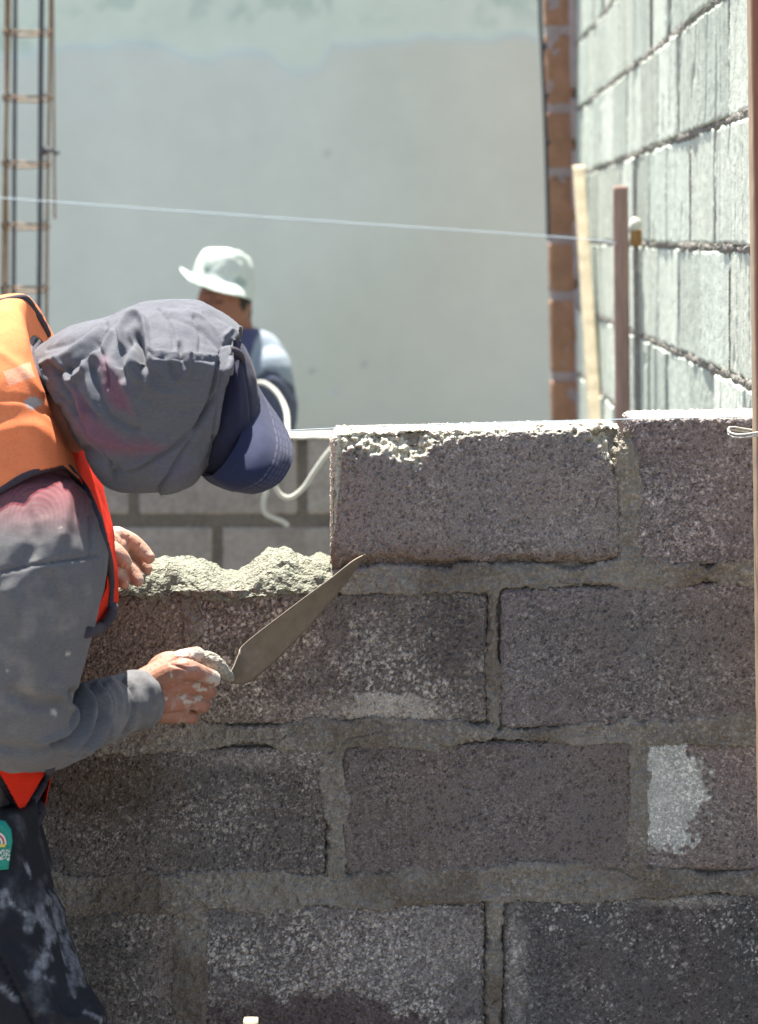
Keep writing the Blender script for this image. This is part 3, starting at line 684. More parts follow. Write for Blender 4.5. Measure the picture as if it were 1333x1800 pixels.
v, q = tube([tuple(P(x, y, Y)) for x, y, Y in [(-60, 345, 6.05), (0, 348, 6.05), (500, 384, 6.03), (1000, 418, 6.01), (1084, 428, 5.99)]], .0012, 6, 3)
o = mesh_np('string_line', v, q, M['lineb']); tag(o, 'pale blue string stretched across the plastered wall to the brown board', 'string')
v, q = tube([tuple(P(x, y, Y)) for x, y, Y in [(-40, 790, 3.47), (500, 757, 3.485), (800, 745, 3.49), (1100, 737, 3.49), (1314, 733, 3.40)]], .0007, 6, 3)
o = mesh_np('mason_line', v, q, M['lineb']); tag(o, 'thin mason line stretched along the top edge of the foreground block wall', 'string')
c = P(1345, 765, 3.36); pts = [(c.x + .048 * math.cos(t), c.y + .058 * math.sin(t), c.z + .003 * math.sin(3 * t) + .0006 * t) for t in np.linspace(0, 12.5, 40)]
v, q = tube(pts, .0013, 6, 1); o = mesh_np('line_loop', v, q, M['cordw']); tag(o, 'white cord wound around the pine post level with the top block', 'cord')
# white cord hanging on the low wall
cord_pts = [(440, 676, 7.30), (462, 673, 7.25), (486, 690, 7.2), (502, 720, 7.1), (505, 752, 6.7), (503, 772, 6.47), (480, 800, 6.44), (466, 840, 6.42), (468, 862, 6.40), (463, 885, 6.40), (466, 902, 6.40), (482, 911, 6.40), (497, 917, 6.40), (506, 925, 6.40)]
v, q = tube([tuple(P(*p)) for p in cord_pts], .0062, 10, 6); o = mesh_np('white_cord', v, q, M['cordw']); tag(o, 'white cord dropping over the low wall, its loose end curled below the cap', 'cord')
cord2 = [(640, 770, 5.4), (600, 775, 5.4), (577, 795, 5.4), (553, 828, 5.4), (533, 858, 5.4), (512, 874, 5.4), (496, 872, 5.4), (485, 858, 5.4), (482, 840, 5.4), (470, 800, 5.4), (440, 760, 5.4)]
v, q = tube([tuple(P(*p)) for p in cord2], .0052, 10, 6); o = mesh_np('white_cord', v, q, M['cordw']); tag(o, 'white cord drooping from behind the top block in a shallow loop', 'cord')
# ================================================================== the worker in front
M['skin'] = new_mat('skin', attr=True, rough=0.6, nscale=90, namt=0.12, bscale=260, bamt=0.35, bdist=0.0006, sss=0.12)
M['knit'] = new_mat('heather_grey_jersey', attr=True, rough=0.95, nscale=190, namt=0.20, stretch=(1, 1, 3.5), bscale=700, bamt=0.5, bdist=0.0006, sheen=0.08, mult2=(28, 0.07))
M['cap'] = new_mat('navy_cotton', attr=True, rough=0.9, nscale=140, namt=0.15, bscale=900, bamt=0.35, bdist=0.0004, sheen=0.06)
M['vest'] = new_mat('orange_safety_mesh', attr=True, rough=0.95, spec=0.1, nscale=300, namt=0.12, bscale=500, bamt=0.6, bdist=0.0006, mult2=(35, .08), transl=0.15)
M['piping'] = new_mat('dark_binding', base=(0.055, 0.048, 0.06), rough=0.9, nscale=200, namt=0.3, bscale=500, bamt=0.4, bdist=0.0006)
M['jeans'] = new_mat('stained_dark_trousers', attr=True, rough=0.9, nscale=120, namt=0.2, bscale=700, bamt=0.35, bdist=0.0006)
M['leather'] = new_mat('worn_boot', base=(0.10, 0.07, 0.05), rough=0.8, nscale=40, namt=0.3)
M['blade'] = new_mat('mortar_smeared_blade', attr=True, rough=0.55, nscale=60, namt=0.12, bscale=300, bamt=0.3, bdist=0.0005, metal=0.25)
def near_side(Yc):
    return lambda v, n: (sst(Yc + 0.03, Yc - 0.03, v[:, 1]))

def bvh(v, q): return BVHTree.FromPolygons([tuple(p) for p in v], [tuple(int(i) for i in f) for f in q])
def on_surface(tree, px, py, off=0.0, Ydef=3.2):
    o = Vector((0, 0, ZC)); d = (P(px, py, 1.0) - o).normalized(); loc, nrm, i, dist = tree.ray_cast(o, d)
    if loc is None: return P(px, py, Ydef)
    return loc - d * off

def hood_loft(sl, seg, sub):
    sl = cr(np.array(sl, float), sub); n = len(sl); th = np.linspace(0, 2 * math.pi, seg, endpoint=False); vs = []
    for i, (x0, y0, x1, y1, Y, hd) in enumerate(sl):
        c, s_ = np.cos(th), np.sin(th); near = s_ > 0; f = i / (n - 1)
        kink = .42 ; t = np.clip((1 - c) / (1 - kink), 0, None)
        up = np.minimum(t, 1) ** .72; low = np.clip((c + 1) / (kink + 1), 0, 1) ** .34
        prof = np.where(t < 1, up, low)
        k = sst(.15, .62, np.array([f]))[0] * .9
        s2 = np.where(near, (1 - k) * s_ + k * prof, s_)
        a = np.array(P(x0, y0, Y)); b = np.array(P(x1, y1, Y)); m = (a + b) / 2; h = (a - b) / 2
        vs.append(m + c[:, None] * h + s2[:, None] * np.array([0, -hd, 0]))
    return np.concatenate(vs)
def worker():
    W = empty('person')
    tag(W, 'stooping worker in orange vest, grey hood and navy cap, holding the trowel', 'person')
    # ---- body: one skin surface (head, neck, trunk, arms, legs) with both hands
    def ps(*l): return [tuple(P(*p)) for p in l]
    HM = []
    head_c = P(300, 712, 3.15)
    rot = Matrix.Rotation(math.radians(38), 3, 'Y')
    HM.append(ellipsoid(head_c, (.088, .070, .100), 28, 20, rot))
    HM.append(ellipsoid(head_c + Vector((.050, 0, -.035)), (.040, .040, .045), 20, 14))
    HM.append(capsule(ps((372, 735, 3.15), (378, 762, 3.15)), [.011, .014], 10))        # nose
    HM.append(capsule(ps((200, 690, 3.18), (90, 720, 3.25)), [.055, .062], 20))           # neck
    HM.append(slice_loft([(60, 640, 120, 740, 3.28, .06), (0, 650, 100, 840, 3.28, .11), (-90, 780, 90, 980, 3.28, .13), (-140, 1000, 40, 1130, 3.28, .12), (-145, 1240, 20, 1280, 3.28, .12), (-135, 1400, 15, 1420, 3.28, .12)], 40, 6))
    HM.append(capsule(ps((62, 940, 3.13), (45, 1100, 3.10), (28, 1275, 3.09)), [.052, .046, .036], 20))
    HM.append(capsule(ps((28, 1275, 3.105), (140, 1264, 3.23), (248, 1226, 3.315)), [.036, .030, .0255], 20))
    HM.append(capsule(ps((60, 850, 3.40), (60, 985, 3.45), (120, 985, 3.46), (178, 962, 3.455)), [.05, .042, .035, .027], 20))
    HM.append(capsule(ps((-40, 1520, 3.22), (-10, 1620, 3.20), (52, 1800, 3.15), (0, 2240, 3.20)), [.06, .058, .055, .04], 20))
    HM.append(capsule(ps((-110, 1540, 3.36), (-210, 1850, 3.36), (-230, 2230, 3.36)), [.06, .055, .04], 20))
    bv, bq, bn = remesh(HM, 0.007, 3)
    # right hand (holds the trowel): back of the hand to the camera, thumb along the handle
    H = []
    H.append(capsule(ps((240, 1222, 3.31), (262, 1220, 3.325)), [.030, .029], 20, 3))
    mm = []
    for (a, b, r0, r1) in [((255, 1198, 3.325), (322, 1164, 3.335), .018, .0165), ((255, 1212, 3.32), (326, 1196, 3.33), .019, .0165), ((256, 1232, 3.325), (322, 1228, 3.335), .019, .0155), ((262, 1246, 3.335), (308, 1254, 3.345), .017, .0135),
                           ((262, 1225, 3.35), (315, 1215, 3.365), .022, .018), ((285, 1195, 3.345), (322, 1180, 3.36), .018, .016)]:
        H.append(capsule([tuple(P(*a)), tuple(P(*b))], [r0, r1], 16, 3))
    fg = [  # index .. little : knuckle, middle joint, last joint, tip
        [((322, 1160, 3.335), .0125), ((345, 1152, 3.352), .0112), ((350, 1172, 3.385), .0098), ((338, 1186, 3.405), .0085)],
        [((326, 1194, 3.330), .0128), ((362, 1210, 3.350), .0112), ((362, 1218, 3.388), .0100), ((338, 1214, 3.410), .0085)],
        [((322, 1226, 3.336), .0122), ((354, 1238, 3.356), .0108), ((352, 1240, 3.392), .0096), ((330, 1232, 3.410), .0082)],
        [((308, 1252, 3.346), .0108), ((336, 1260, 3.364), .0094), ((334, 1258, 3.392), .0084), ((316, 1248, 3.405), .0072)]]
    H.append(ellipsoid(P(298, 1206, 3.346), (.037, .021, .045), 28, 20))
    for f in fg: H.append(capsule([tuple(P(*p)) for p, r in f], [r for p, r in f], 14, 4))
    H.append(capsule(ps((272, 1200, 3.318), (318, 1178, 3.305), (348, 1182, 3.312), (374, 1193, 3.330)), [.017, .0145, .0115, .0100], 16, 4))     # thumb
    hv, hq, hn = remesh(H, 0.0013, 5)
    x, y = to_px(hv)
    # knuckle dimples, tendons, nail
    hv = folds(hv, hn, [([(262, 1205), (318, 1192)], 3.5, .0010), ([(262, 1222), (318, 1224)], 3.5, .0009), ([(350, 1176), (353, 1190)], 1.6, -.0012), ([(341, 1174), (344, 1187)], 1.6, -.0008), ([(250, 1200), (256, 1232)], 2.5, -.0012), ([(336, 1200), (340, 1216)], 1.6, -.0008), ([(300, 1168), (330, 1176), (345, 1176)], 2.5, -.0015)])
    hv += hn * (0.0004 * fbm(hv, 350, 3, 4) + .0008 * fbm(hv, 60, 2, 5))[:, None]
    skin = np.array([0.36, 0.18, 0.122]); sc_ = skin[None, :] * (1 + .10 * fbm(hv, 50, 3, 8))[:, None]
    red = sst(.0, .3, fbm(hv, 35, 2, 12))[:, None] * .25; sc_ = sc_ * (1 - red) + np.array([.45, .16, .10]) * red
    # dried cement on fingertips and splashes
    cem = np.array([.50, .47, .41]); k = np.zeros(len(hv))
    for (cx, cy, rx, ry) in [(376, 1194, 13, 12), (350, 1150, 12, 12), (322, 1148, 12, 9), (347, 1206, 7, 6), (356, 1212, 8, 3), (322, 1226, 6, 5), (332, 1234, 11, 2.5), (301, 1187, 2, 4), (292, 1228, 2.5, 3), (350, 1226, 6, 5)]:
        k = np.maximum(k, sst(1.25, .8, np.hypot((x - cx) / rx, (y - cy) / ry) + 1.0 * fbm(hv, 150, 3, cx) + .7 * fbm(hv, 420, 2, cx + 1)))
    k = np.maximum(k, .35 * sst(.15, .4, fbm(hv, 90, 3, 19)) * (x > 300)); k = k[:, None] * .85; sc_ = sc_ * (1 - k) + cem * k
    hv += hn * (k[:, 0] * .0009)[:, None]
    # left hand: fingers hanging loosely over the fresh mortar
    G = []
    for a, b, r0, r1 in [((172, 950, 3.455), (206, 944, 3.468), .017, .0145), ((172, 962, 3.45), (208, 962, 3.462), .018, .015), ((172, 976, 3.445), (204, 984, 3.452), .017, .014), ((175, 990, 3.440), (202, 1000, 3.446), .015, .012)]:
        G.append(capsule([tuple(P(*a)), tuple(P(*b))], [r0, r1], 14, 3))
    for f in [[((204, 942, 3.468), .0135), ((230, 952, 3.470), .0118), ((248, 966, 3.468), .0105), ((261, 980, 3.464), .0088)],
              [((206, 960, 3.480), .0120), ((234, 972, 3.490), .0108), ((250, 986, 3.488), .0096), ((258, 1000, 3.482), .0080)],
              [((204, 984, 3.452), .0115), ((222, 994, 3.456), .0108), ((234, 1005, 3.454), .0100), ((242, 1020, 3.448), .0088)],
              [((200, 1000, 3.446), .0105), ((208, 1008, 3.448), .0096), ((214, 1018, 3.446), .0086), ((218, 1026, 3.442), .0075)],
              [((186, 962, 3.435), .0135), ((202, 970, 3.428), .0122), ((213, 980, 3.426), .0110), ((219, 988, 3.428), .0098)]]:
        G.append(capsule([tuple(P(*p)) for p, r in f], [r for p, r in f], 14, 4))
    G.append(capsule(ps((160, 962, 3.452), (182, 966, 3.454)), [.027, .028], 16, 3))
    gv, gq, gn = remesh(G, 0.0013, 4)
    gv = folds(gv, gn, [([(226, 942), (224, 960)], 1.6, -.0016), ([(246, 956), (240, 972)], 1.6, -.0012), ([(196, 934), (200, 950)], 2, -.001), ([(221, 990), (216, 1000)], 1.5, -.001)])
    gv += gn * (0.0004 * fbm(gv, 350, 3, 4))[:, None]
    gx, gy = to_px(gv)
    gc = np.array([.47, .27, .19])[None, :] * (1 + .12 * fbm(gv, 60, 3, 8))[:, None]; k = (.45 * sst(.0, .4, fbm(gv, 70, 3, 9)))[:, None]; gc = gc * (1 - k) + cem * k
    nail = sst(1.1, .8, np.hypot((gx - 264) / 5, (gy - 972) / 4)) [:, None]; gc = gc * (1 - nail) + np.array([.6, .42, .34]) * nail
    v, q = join_np([(bv, bq), (hv, hq), (gv, gq)])
    c = np.concatenate([np.tile(skin, (len(bv), 1)), sc_, gc])
    mesh_np('body', v, q, M['skin'], W, col=c)

    # ---- sweatshirt: trunk and both sleeves in one garment
    trunk = slice_loft([(66, 606, 118, 728, 3.28, .075), (38, 572, 150, 830, 3.28, .135), (-30, 560, 172, 930, 3.28, .17), (-110, 640, 185, 1010, 3.28, .185), (-160, 780, 150, 1090, 3.28, .180),
                        (-180, 920, 105, 1190, 3.28, .18), (-185, 1080, 72, 1270, 3.28, .17), (-178, 1240, 60, 1350, 3.28, .17), (-165, 1400, 50, 1430, 3.28, .165)], 72, 8)
    upper = capsule(ps((64, 948, 3.13), (72, 1000, 3.085), (58, 1100, 3.075), (36, 1200, 3.075), (28, 1268, 3.085)), [.083, .080, .070, .066, .060], 40, 6)
    fore = capsule(ps((28, 1272, 3.10), (85, 1282, 3.16), (150, 1262, 3.235), (205, 1242, 3.28), (232, 1232, 3.30)), [.058, .0500, .0440, .0400, .0370], 40, 6)
    cuff = tube(ps((226, 1235, 3.292), (233, 1232, 3.300), (247, 1226, 3.315), (252, 1224, 3.320)), [.035, .0395, .0375, .0345], 40, 3)
    left = capsule(ps((60, 850, 3.40), (50, 990, 3.44), (110, 990, 3.455), (160, 972, 3.455)), [.08, .062, .05, .042], 24, 5)
    v, q, n = remesh([trunk, upper, fore, cuff, left], 0.0032, 3)
    x, y = to_px(v)
    nearm = near_side(3.20)
    st = [([(0, 1006), (60, 992), (120, 984), (172, 976)], 2.4, -.0022), ([(0, 1013), (60, 999), (120, 991), (172, 983)], 4, .0002),
          ([(157, 905), (160, 975)], 3, -.0020),
          # bunched cloth on the inside of the elbow
          ([(128, 1215), (142, 1240), (138, 1275), (100, 1310)], 5, -.006), ([(142, 1212), (158, 1240), (152, 1280), (118, 1318)], 5, .005), ([(154, 1210), (172, 1240), (166, 1285), (130, 1325)], 4.5, -.005),
          ([(168, 1205), (186, 1238), (178, 1290), (150, 1320)], 4.5, .004), ([(178, 1202), (197, 1235), (190, 1285), (165, 1318)], 4, -.0035), ([(110, 1222), (128, 1250), (120, 1280), (70, 1305)], 6, .004),
          ([(196, 1196), (214, 1225), (212, 1262), (196, 1296)], 5, .002), ([(216, 1192), (235, 1215), (238, 1250), (222, 1290)], 3, -.004),
          ([(20, 1220), (70, 1240), (120, 1232)], 12, -.004), ([(-10, 1310), (60, 1320), (110, 1300)], 10, -.003),
          ([(20, 1040), (50, 1120), (60, 1200)], 18, .003), ([(90, 1020), (110, 1090), (100, 1180)], 16, -.003), ([(40, 880), (60, 950), (40, 990)], 14, -.003), ([(120, 860), (110, 940)], 12, .003)]
    st = [(a, b, c_ * 2.0) for a, b, c_ in st[:2]] + [(a, b, c_ * 2.1) for a, b, c_ in st[2:]]
    v = folds(v, n, st, lambda v, n: sst(.3, -.1, n[:, 1]))
    v += n * (0.0040 * fbm(v * np.array([1, 1, .6]), 16, 3, 21) + 0.0022 * (.3 - np.abs(fbm(v * np.array([1.3, 1, .5]), 22, 3, 23))) + 0.0007 * fbm(v, 90, 3, 22) + sst(110, 160, x) * sst(1170, 1200, y) * .0045 * (.28 - np.abs(fbm(v * np.array([1, 1, .7]), 34, 3, 27))))[:, None]
    base = alb(97, 97, 98); c = base[None, :] * (1 + .09 * fbm(v, 22, 3, 24))[:, None]
    dust = (sst(.1, .5, fbm(v, 30, 4, 25)) * .18)[:, None]; c = c * (1 - dust) + alb(170, 162, 150) * dust
    for (cx, cy, r) in [(95, 1252, 5), (120, 1150, 4), (170, 1315, 2.5), (104, 930, 2.5), (12, 1180, 3)]:
        k = sst(1.2, .7, np.hypot(x - cx, y - cy) / r + .5 * fbm(v, 200, 2, 4))[:, None]; c = c * (1 - k) + cem * .8 * k
    # vest-red mesh shows over the shoulder, fading into the grey
    sw = mesh_np('sweatshirt', v, q, M['knit'], W, col=c)
    def swave(o): pass

    # ---- shoulder mesh of the vest: fine see-through netting is denser near the binding
    tree_s = bvh(v, q); sv_, sq_ = v, q

    # ---- hood
    hs = [(66, 612, 112, 706, 3.250, .070), (100, 590, 128, 752, 3.225, .092), (134, 574, 152, 797, 3.200, .108), (190, 558, 186, 850, 3.172, .124), (227, 541, 216, 864, 3.16, .130), (263, 530, 250, 866, 3.15, .132), (308, 525, 286, 863, 3.15, .130),
          (348, 528, 318, 855, 3.15, .124), (381, 544, 340, 843, 3.15, .117), (404, 558, 350, 832, 3.15, .110), (419, 572, 356, 824, 3.15, .104)]
    hv = hood_loft(hs, 260, 22); hq = ring_quads((len(hs) - 1) * 22 + 1, 260)
    nr = (len(hs) - 1) * 22 + 1
    # turn the front edge inwards so that the hem has thickness and the hood is open at the face
    last = hv.reshape(nr, 260, 3)[-1]; cen = last.mean(0); rings = [hv.reshape(nr, 260, 3)]
    ax_ = np.array(P(400, 700, 3.15)) - np.array(P(300, 705, 3.15)); ax_ /= np.linalg.norm(ax_)
    extra = []
    for s_, off in [(.985, .0035), (.96, .0035), (.94, 0.0), (.93, -.008), (.925, -.02), (.92, -.05), (.90, -.09)]:
        extra.append(cen + (last - cen) * s_ + ax_ * off)
    hv = np.concatenate([hv] + extra); nr += len(extra); hq = ring_quads(nr, 260)
    n = vnormals(hv, hq)
    # make the normals point outwards
    if ((hv[:260 * 100] - hv[:260 * 100].mean(0)) * n[:260 * 100]).sum() < 0: hq = hq[:, ::-1]; n = -n
    idx = np.arange(len(hv)) // 260
    inner = (idx >= nr - 5)
    x, y = to_px(hv)
    yc = np.interp(x, [66, 134, 227, 300], [3.25, 3.20, 3.16, 3.15]); lm = lambda v, n: sst(.01, -.03, v[:, 1] - yc) * (~inner)
    st = [
        # hem band along the face opening
        ([(389, 618), (388, 670), (374, 705), (350, 745), (330, 780), (305, 820), (280, 858)], 4.5, -.0048),
        ([(398, 616), (400, 665), (388, 715), (366, 765), (342, 812)], 8, .0038),
        ([(366, 700), (345, 745), (315, 800), (270, 855)], 5, .0015),
        ([(383, 640), (372, 690), (356, 730), (335, 760), (300, 790), (262, 812), (230, 826), (200, 834)], 5, -.0075),
        ([(350, 745), (318, 780), (270, 806), (222, 822)], 9, .0030),
        # deep pocket in the middle with an arched lip above it
        ([(214, 605), (214, 578), (226, 560), (244, 556), (254, 572), (256, 600), (262, 640), (258, 672)], 6.5, .0085),
        ([(240, 590), (247, 604), (250, 625), (255, 645)], 9, -.016),
        ([(225, 600), (214, 618), (206, 640), (214, 662)], 10, -.009),
        ([(236, 622), (228, 645), (240, 664)], 8, .005),
        ([(258, 676), (280, 690), (310, 690)], 7, .0025),
        # seam line running back from the hem
        ([(262, 618), (290, 621), (330, 624), (386, 628)], 2.2, .0030), ([(262, 625), (300, 628), (386, 634)], 4, -.0030),
        ([(316, 606), (318, 622), (324, 640)], 5, -.0055), ([(330, 628), (326, 648), (318, 664)], 6, .0055), ([(300, 640), (306, 660)], 6, -.003),
        # long pulls from the collar
        ([(76, 640), (110, 628), (150, 600), (176, 575)], 8, .0050), ([(100, 655), (132, 640), (160, 612), (184, 582)], 7, -.0065), ([(126, 668), (150, 650), (176, 620), (196, 586)], 6, .0055),
        ([(84, 615), (130, 600), (186, 570)], 5, -.0025), ([(80, 650), (92, 680), (106, 706)], 4, .0045), ([(90, 640), (104, 668), (122, 700), (130, 730)], 5, -.0060), ([(104, 632), (118, 664), (134, 690), (146, 726)], 5, .0048),
        ([(118, 650), (132, 684), (150, 716), (170, 730)], 6, -.0055), ([(150, 640), (158, 668), (166, 700), (172, 728)], 6, .0055), ([(160, 640), (166, 670), (180, 705), (200, 735), (240, 756)], 7, -.0045),
        ([(156, 636), (176, 630), (200, 650), (226, 690), (240, 736)], 8, .0035),
        ([(140, 750), (180, 772), (230, 782), (290, 776)], 12, .004), ([(150, 790), (180, 812), (205, 826)], 8, -.006), ([(200, 836), (226, 826), (262, 800)], 6, .003), ([(300, 560), (350, 580), (385, 610)], 5, -.0016), ([(330, 545), (366, 566), (392, 600)], 4, .0014),
        ([(395, 590), (408, 580), (418, 590)], 5, .003), ([(396, 604), (410, 600), (420, 606)], 4, -.003)]
    st = [(a, b * .85, c_ * 1.12) for a, b, c_ in st] + [([(110, 700), (150, 752), (180, 800), (200, 840)], 3, -.004), ([(250, 700), (300, 722), (350, 716)], 5, -.0022), ([(170, 600), (186, 640), (190, 680)], 3.5, -.004), ([(280, 545), (300, 575), (306, 610)], 3.5, -.003), ([(340, 560), (352, 590), (350, 618)], 3.5, -.0026)]
    hv = folds(hv, n, st, lm)
    xc = np.interp(y, [600, 618, 670, 705, 745, 780, 820, 858], [393, 389, 388, 374, 350, 330, 305, 280])
    bnd = x - xc; hv += n * ((.0040 * sst(-2, 2, bnd) - .0012 * np.exp(-((bnd - 7) / 1.3) ** 2) - .0010 * np.exp(-((bnd - 36) / 1.5) ** 2) * (y > 740)) * lm(hv, n) * (y > 612))[:, None]
    soft = fbm(hv * np.array([.7, 1, 1.2]), 15, 3, 31) * .0034 + (.25 - np.abs(fbm(hv * np.array([.6, 1, 1.2]), 26, 3, 36))) * .0045 + fbm(hv, 60, 3, 32) * .0009
    hv += n * (soft * (~inner))[:, None]
    c = alb(86, 88, 94)[None, :] * (1 + .06 * fbm(hv, 20, 3, 33))[:, None]
    # wine coloured patches
    wine = np.array(alb(118, 62, 82)); blue = np.array(alb(86, 84, 110))
    m = np.zeros(len(hv))
    for poly in ([(172, 642), (184, 630), (200, 655), (222, 690), (236, 728), (205, 715), (178, 690)], [(122, 668), (140, 700), (170, 740), (230, 770), (300, 790), (240, 800), (180, 800), (150, 770), (130, 720)]):
        pts = poly + [poly[0]]; dd = seg_dist(x, y, pts); dd = np.where(inside(x, y, poly), dd, -dd); m = np.maximum(m, sst(-12, 16, dd + 14 * fbm(hv, 26, 3, 34)))
    m *= lm(hv, n) * .55; c = c * (1 - m[:, None]) + wine * m[:, None]
    mb = (sst(.1, .4, fbm(hv, 12, 2, 35)) * sst(740, 810, y) * .35)[:, None]; c = c * (1 - mb) + blue * mb
    mesh_np('hood', hv, hq, M['knit'], W, col=c)
    tree_h = bvh(hv, hq)

    # ---- cap: crown showing at the opening of the hood, and the bent brim
    crown = slice_loft([(372, 590, 330, 805, 3.16, .070), (404, 590, 352, 826, 3.158, .080), (424, 600, 372, 840, 3.155, .086), (437, 622, 396, 850, 3.152, .086), (449, 658, 420, 846, 3.152, .070), (456, 700, 438, 820, 3.152, .045)], 80, 10, 2.0)
    cv, cq, cn = remesh([crown], .0025, 2)
    cv = folds(cv, cn, [([(420, 600), (430, 650), (440, 720), (442, 800)], 2.2, -.0016), ([(415, 650), (418, 720), (405, 800)], 6, .0015)])
    cv += cn * (.0016 * fbm(cv, 30, 3, 41))[:, None]
    cc = alb(30, 31, 52)[None, :] * (1 + .12 * fbm(cv, 30, 3, 42))[:, None]
    cap_o = mesh_np('cap', cv, cq, M['cap'], W, col=cc)
    # brim: rows run from the sweatband outwards, columns from the far temple round the front to the near temple
    rows = [[(432, 628, 3.225), (436, 680, 3.180), (430, 745, 3.090), (405, 800, 3.055), (372, 836, 3.080), (352, 834, 3.140)],
            [(440, 650, 3.235), (454, 700, 3.180), (462, 765, 3.070), (440, 822, 3.030), (402, 852, 3.055), (368, 848, 3.130)],
            [(450, 672, 3.240), (476, 720, 3.190), (492, 785, 3.080), (470, 840, 3.035), (428, 862, 3.055), (388, 858, 3.125)],
            [(460, 698, 3.240), (495, 740, 3.200), (516, 796, 3.115), (494, 846, 3.065), (452, 867, 3.070), (408, 865, 3.125)]]
    R0 = np.array([[*r] for r in rows], float)
    NU, NV = 90, 50
    def dense(A):
        A = np.array([cr(r, 18) for r in A]); return np.stack([cr(A[:, j], 16) for j in range(A.shape[1])], 1)
    D = dense(R0); nv_, nu_ = D.shape[:2]; pw = Pn(D.reshape(-1, 3)); q = grid_quads(nv_, nu_)
    nn = vnormals(pw, q)
    if nn[:, 1].mean() > 0: nn = -nn; q = q[:, ::-1]
    V = np.tile(np.linspace(0, 1, nv_)[:, None], (1, nu_)).ravel()
    st_ = np.zeros(len(pw))
    for s_ in (.60, .68, .76, .84, .93): st_ += np.exp(-((V - s_) / .009) ** 2)
    pw2 = pw + nn * (.0010 * fbm(pw, 40, 2, 5) - .0006 * st_)[:, None]
    bc = alb(30, 36, 62)[None, :] * (1 + .12 * fbm(pw, 40, 3, 43))[:, None]; U_ = np.tile(np.arange(nu_)[None, :], (nv_, 1)).ravel()
    thr = (np.clip(st_, 0, 1) * ((U_ % 4) < 3) * .30)[:, None]; bc = bc * (1 - thr) + alb(150, 150, 170) * thr
    back = pw - nn * .0028; m_ = len(pw)
    qb = q[:, ::-1] + m_
    edge = []
    loop = [j for j in range(nu_)] + [i * nu_ + nu_ - 1 for i in range(1, nv_)] + [(nv_ - 1) * nu_ + j for j in range(nu_ - 2, -1, -1)] + [i * nu_ for i in range(nv_ - 2, 0, -1)]
    for a, b in zip(loop, loop[1:] + loop[:1]): edge.append([a, b, b + m_, a + m_])
    mesh_np('cap_brim', np.concatenate([pw2, back]), np.concatenate([q, qb, np.array(edge)]), M['cap'], cap_o, col=np.concatenate([bc, bc]))
    # small dark strip stands in for the dark gap at the hood's edge
    v, q = capsule(ps((392, 617, 3.095), (406, 615, 3.08), (420, 622, 3.09), (427, 634, 3.11)), [.003, .0045, .0045, .003], 8, 4)
    mesh_np('gap_strip', v, q, M['piping'], cap_o)

    # ---- vest: follows the trunk a little further out, cut by its own edges
    vest_l = [(58, 590, 122, 736, 3.28, .084), (44, 523, 160, 836, 3.28, .146), (-14, 524, 190, 930, 3.28, .186), (-90, 566, 204, 1012, 3.28, .200), (-160, 720, 200, 1085, 3.28, .202),
              (-196, 900, 166, 1190, 3.28, .198), (-205, 1070, 125, 1290, 3.28, .190), (-198, 1230, 90, 1370, 3.28, .188), (-185, 1390, 72, 1440, 3.28, .182)]
    vv, vq = slice_loft(vest_l, 520, 52, 2.1, caps=False)
    vn = vnormals(vv, vq)
    if ((vv - vv.mean(0)) * vn).sum() < 0: vn = -vn; vq = vq[:, ::-1]
    vv += vn * (.005 * fbm(vv * np.array([1, 1, .7]), 10, 3, 51) + .004 * (.28 - np.abs(fbm(vv * np.array([1, 1, .6]), 13, 3, 53))) + .0012 * fbm(vv, 30, 3, 52))[:, None]
    x, y = to_px(vv)
    vv = folds(vv, vn, [([(0, 620), (40, 650), (70, 690)], 8, .002), ([(100, 730), (130, 790), (160, 860)], 5, -.004), ([(0, 760), (60, 750), (110, 790)], 14, .003), ([(0, 700), (50, 705), (90, 730)], 6, -.002)], near_side(3.27))
    near = vn[:, 1] < 0.15
    arm = [(-60, 900), (0, 866), (60, 832), (112, 818), (140, 842), (160, 880), (180, 930), (190, 980), (188, 1030), (176, 1060), (160, 1090), (150, 1118), (60, 1180), (-60, 1150)]
    low = [(-400, 1150), (60, 1180), (150, 1118), (112, 1260), (86, 1350), (60, 1395), (38, 1432), (12, 1390), (-10, 1340), (-400, 1340)]
    isarm = inside(x, y, arm)
    dark_front = near & (y > 1425 - 0 * x) & (x > -30)
    # hem: the lower panel narrows to a point beside the belt
    outlow = near & (y > 1340) & ~inside(x, y, [(-20, 1330), (100, 1330), (84, 1352), (38, 1430), (6, 1372)])
    keepv = ~(near & isarm) & ~outlow & ~dark_front & ~((y > 1112) & (y < 1335) & (x > 92)) & ~((y < 1335) & (x > np.interp(y, [1040, 1060, 1090, 1114], [230, 206, 190, 150])))
    q2 = vq[keepv[vq].all(1)]
    used = np.unique(q2); mp = np.zeros(len(vv), int); mp[used] = np.arange(len(used)); v3, q3, n3 = vv[used], mp[q2], vn[used]
    x3, y3 = to_px(v3)
    org = np.array([1.0, 0.31, 0.13]); shade_red = np.array([0.86, 0.045, 0.02])  # red mesh panel; its deeper tone also holds the shade below the sunlit back
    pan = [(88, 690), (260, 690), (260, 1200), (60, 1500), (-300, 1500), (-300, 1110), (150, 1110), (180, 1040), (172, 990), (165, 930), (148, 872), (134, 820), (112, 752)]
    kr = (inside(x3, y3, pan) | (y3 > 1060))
    c = np.where(kr[:, None], shade_red, org) * (1 + .05 * fbm(v3, 20, 3, 54))[:, None]
    # grey reflective scuff and pale tape patch on the shoulder
    k = sst(1.2, .8, np.hypot((x3 - 58) / 19, (y3 - 707) / 10) + .5 * fbm(v3, 120, 3, 5))[:, None] * near[used][:, None]; c = c * (1 - k) + np.array([.6, .56, .52]) * k
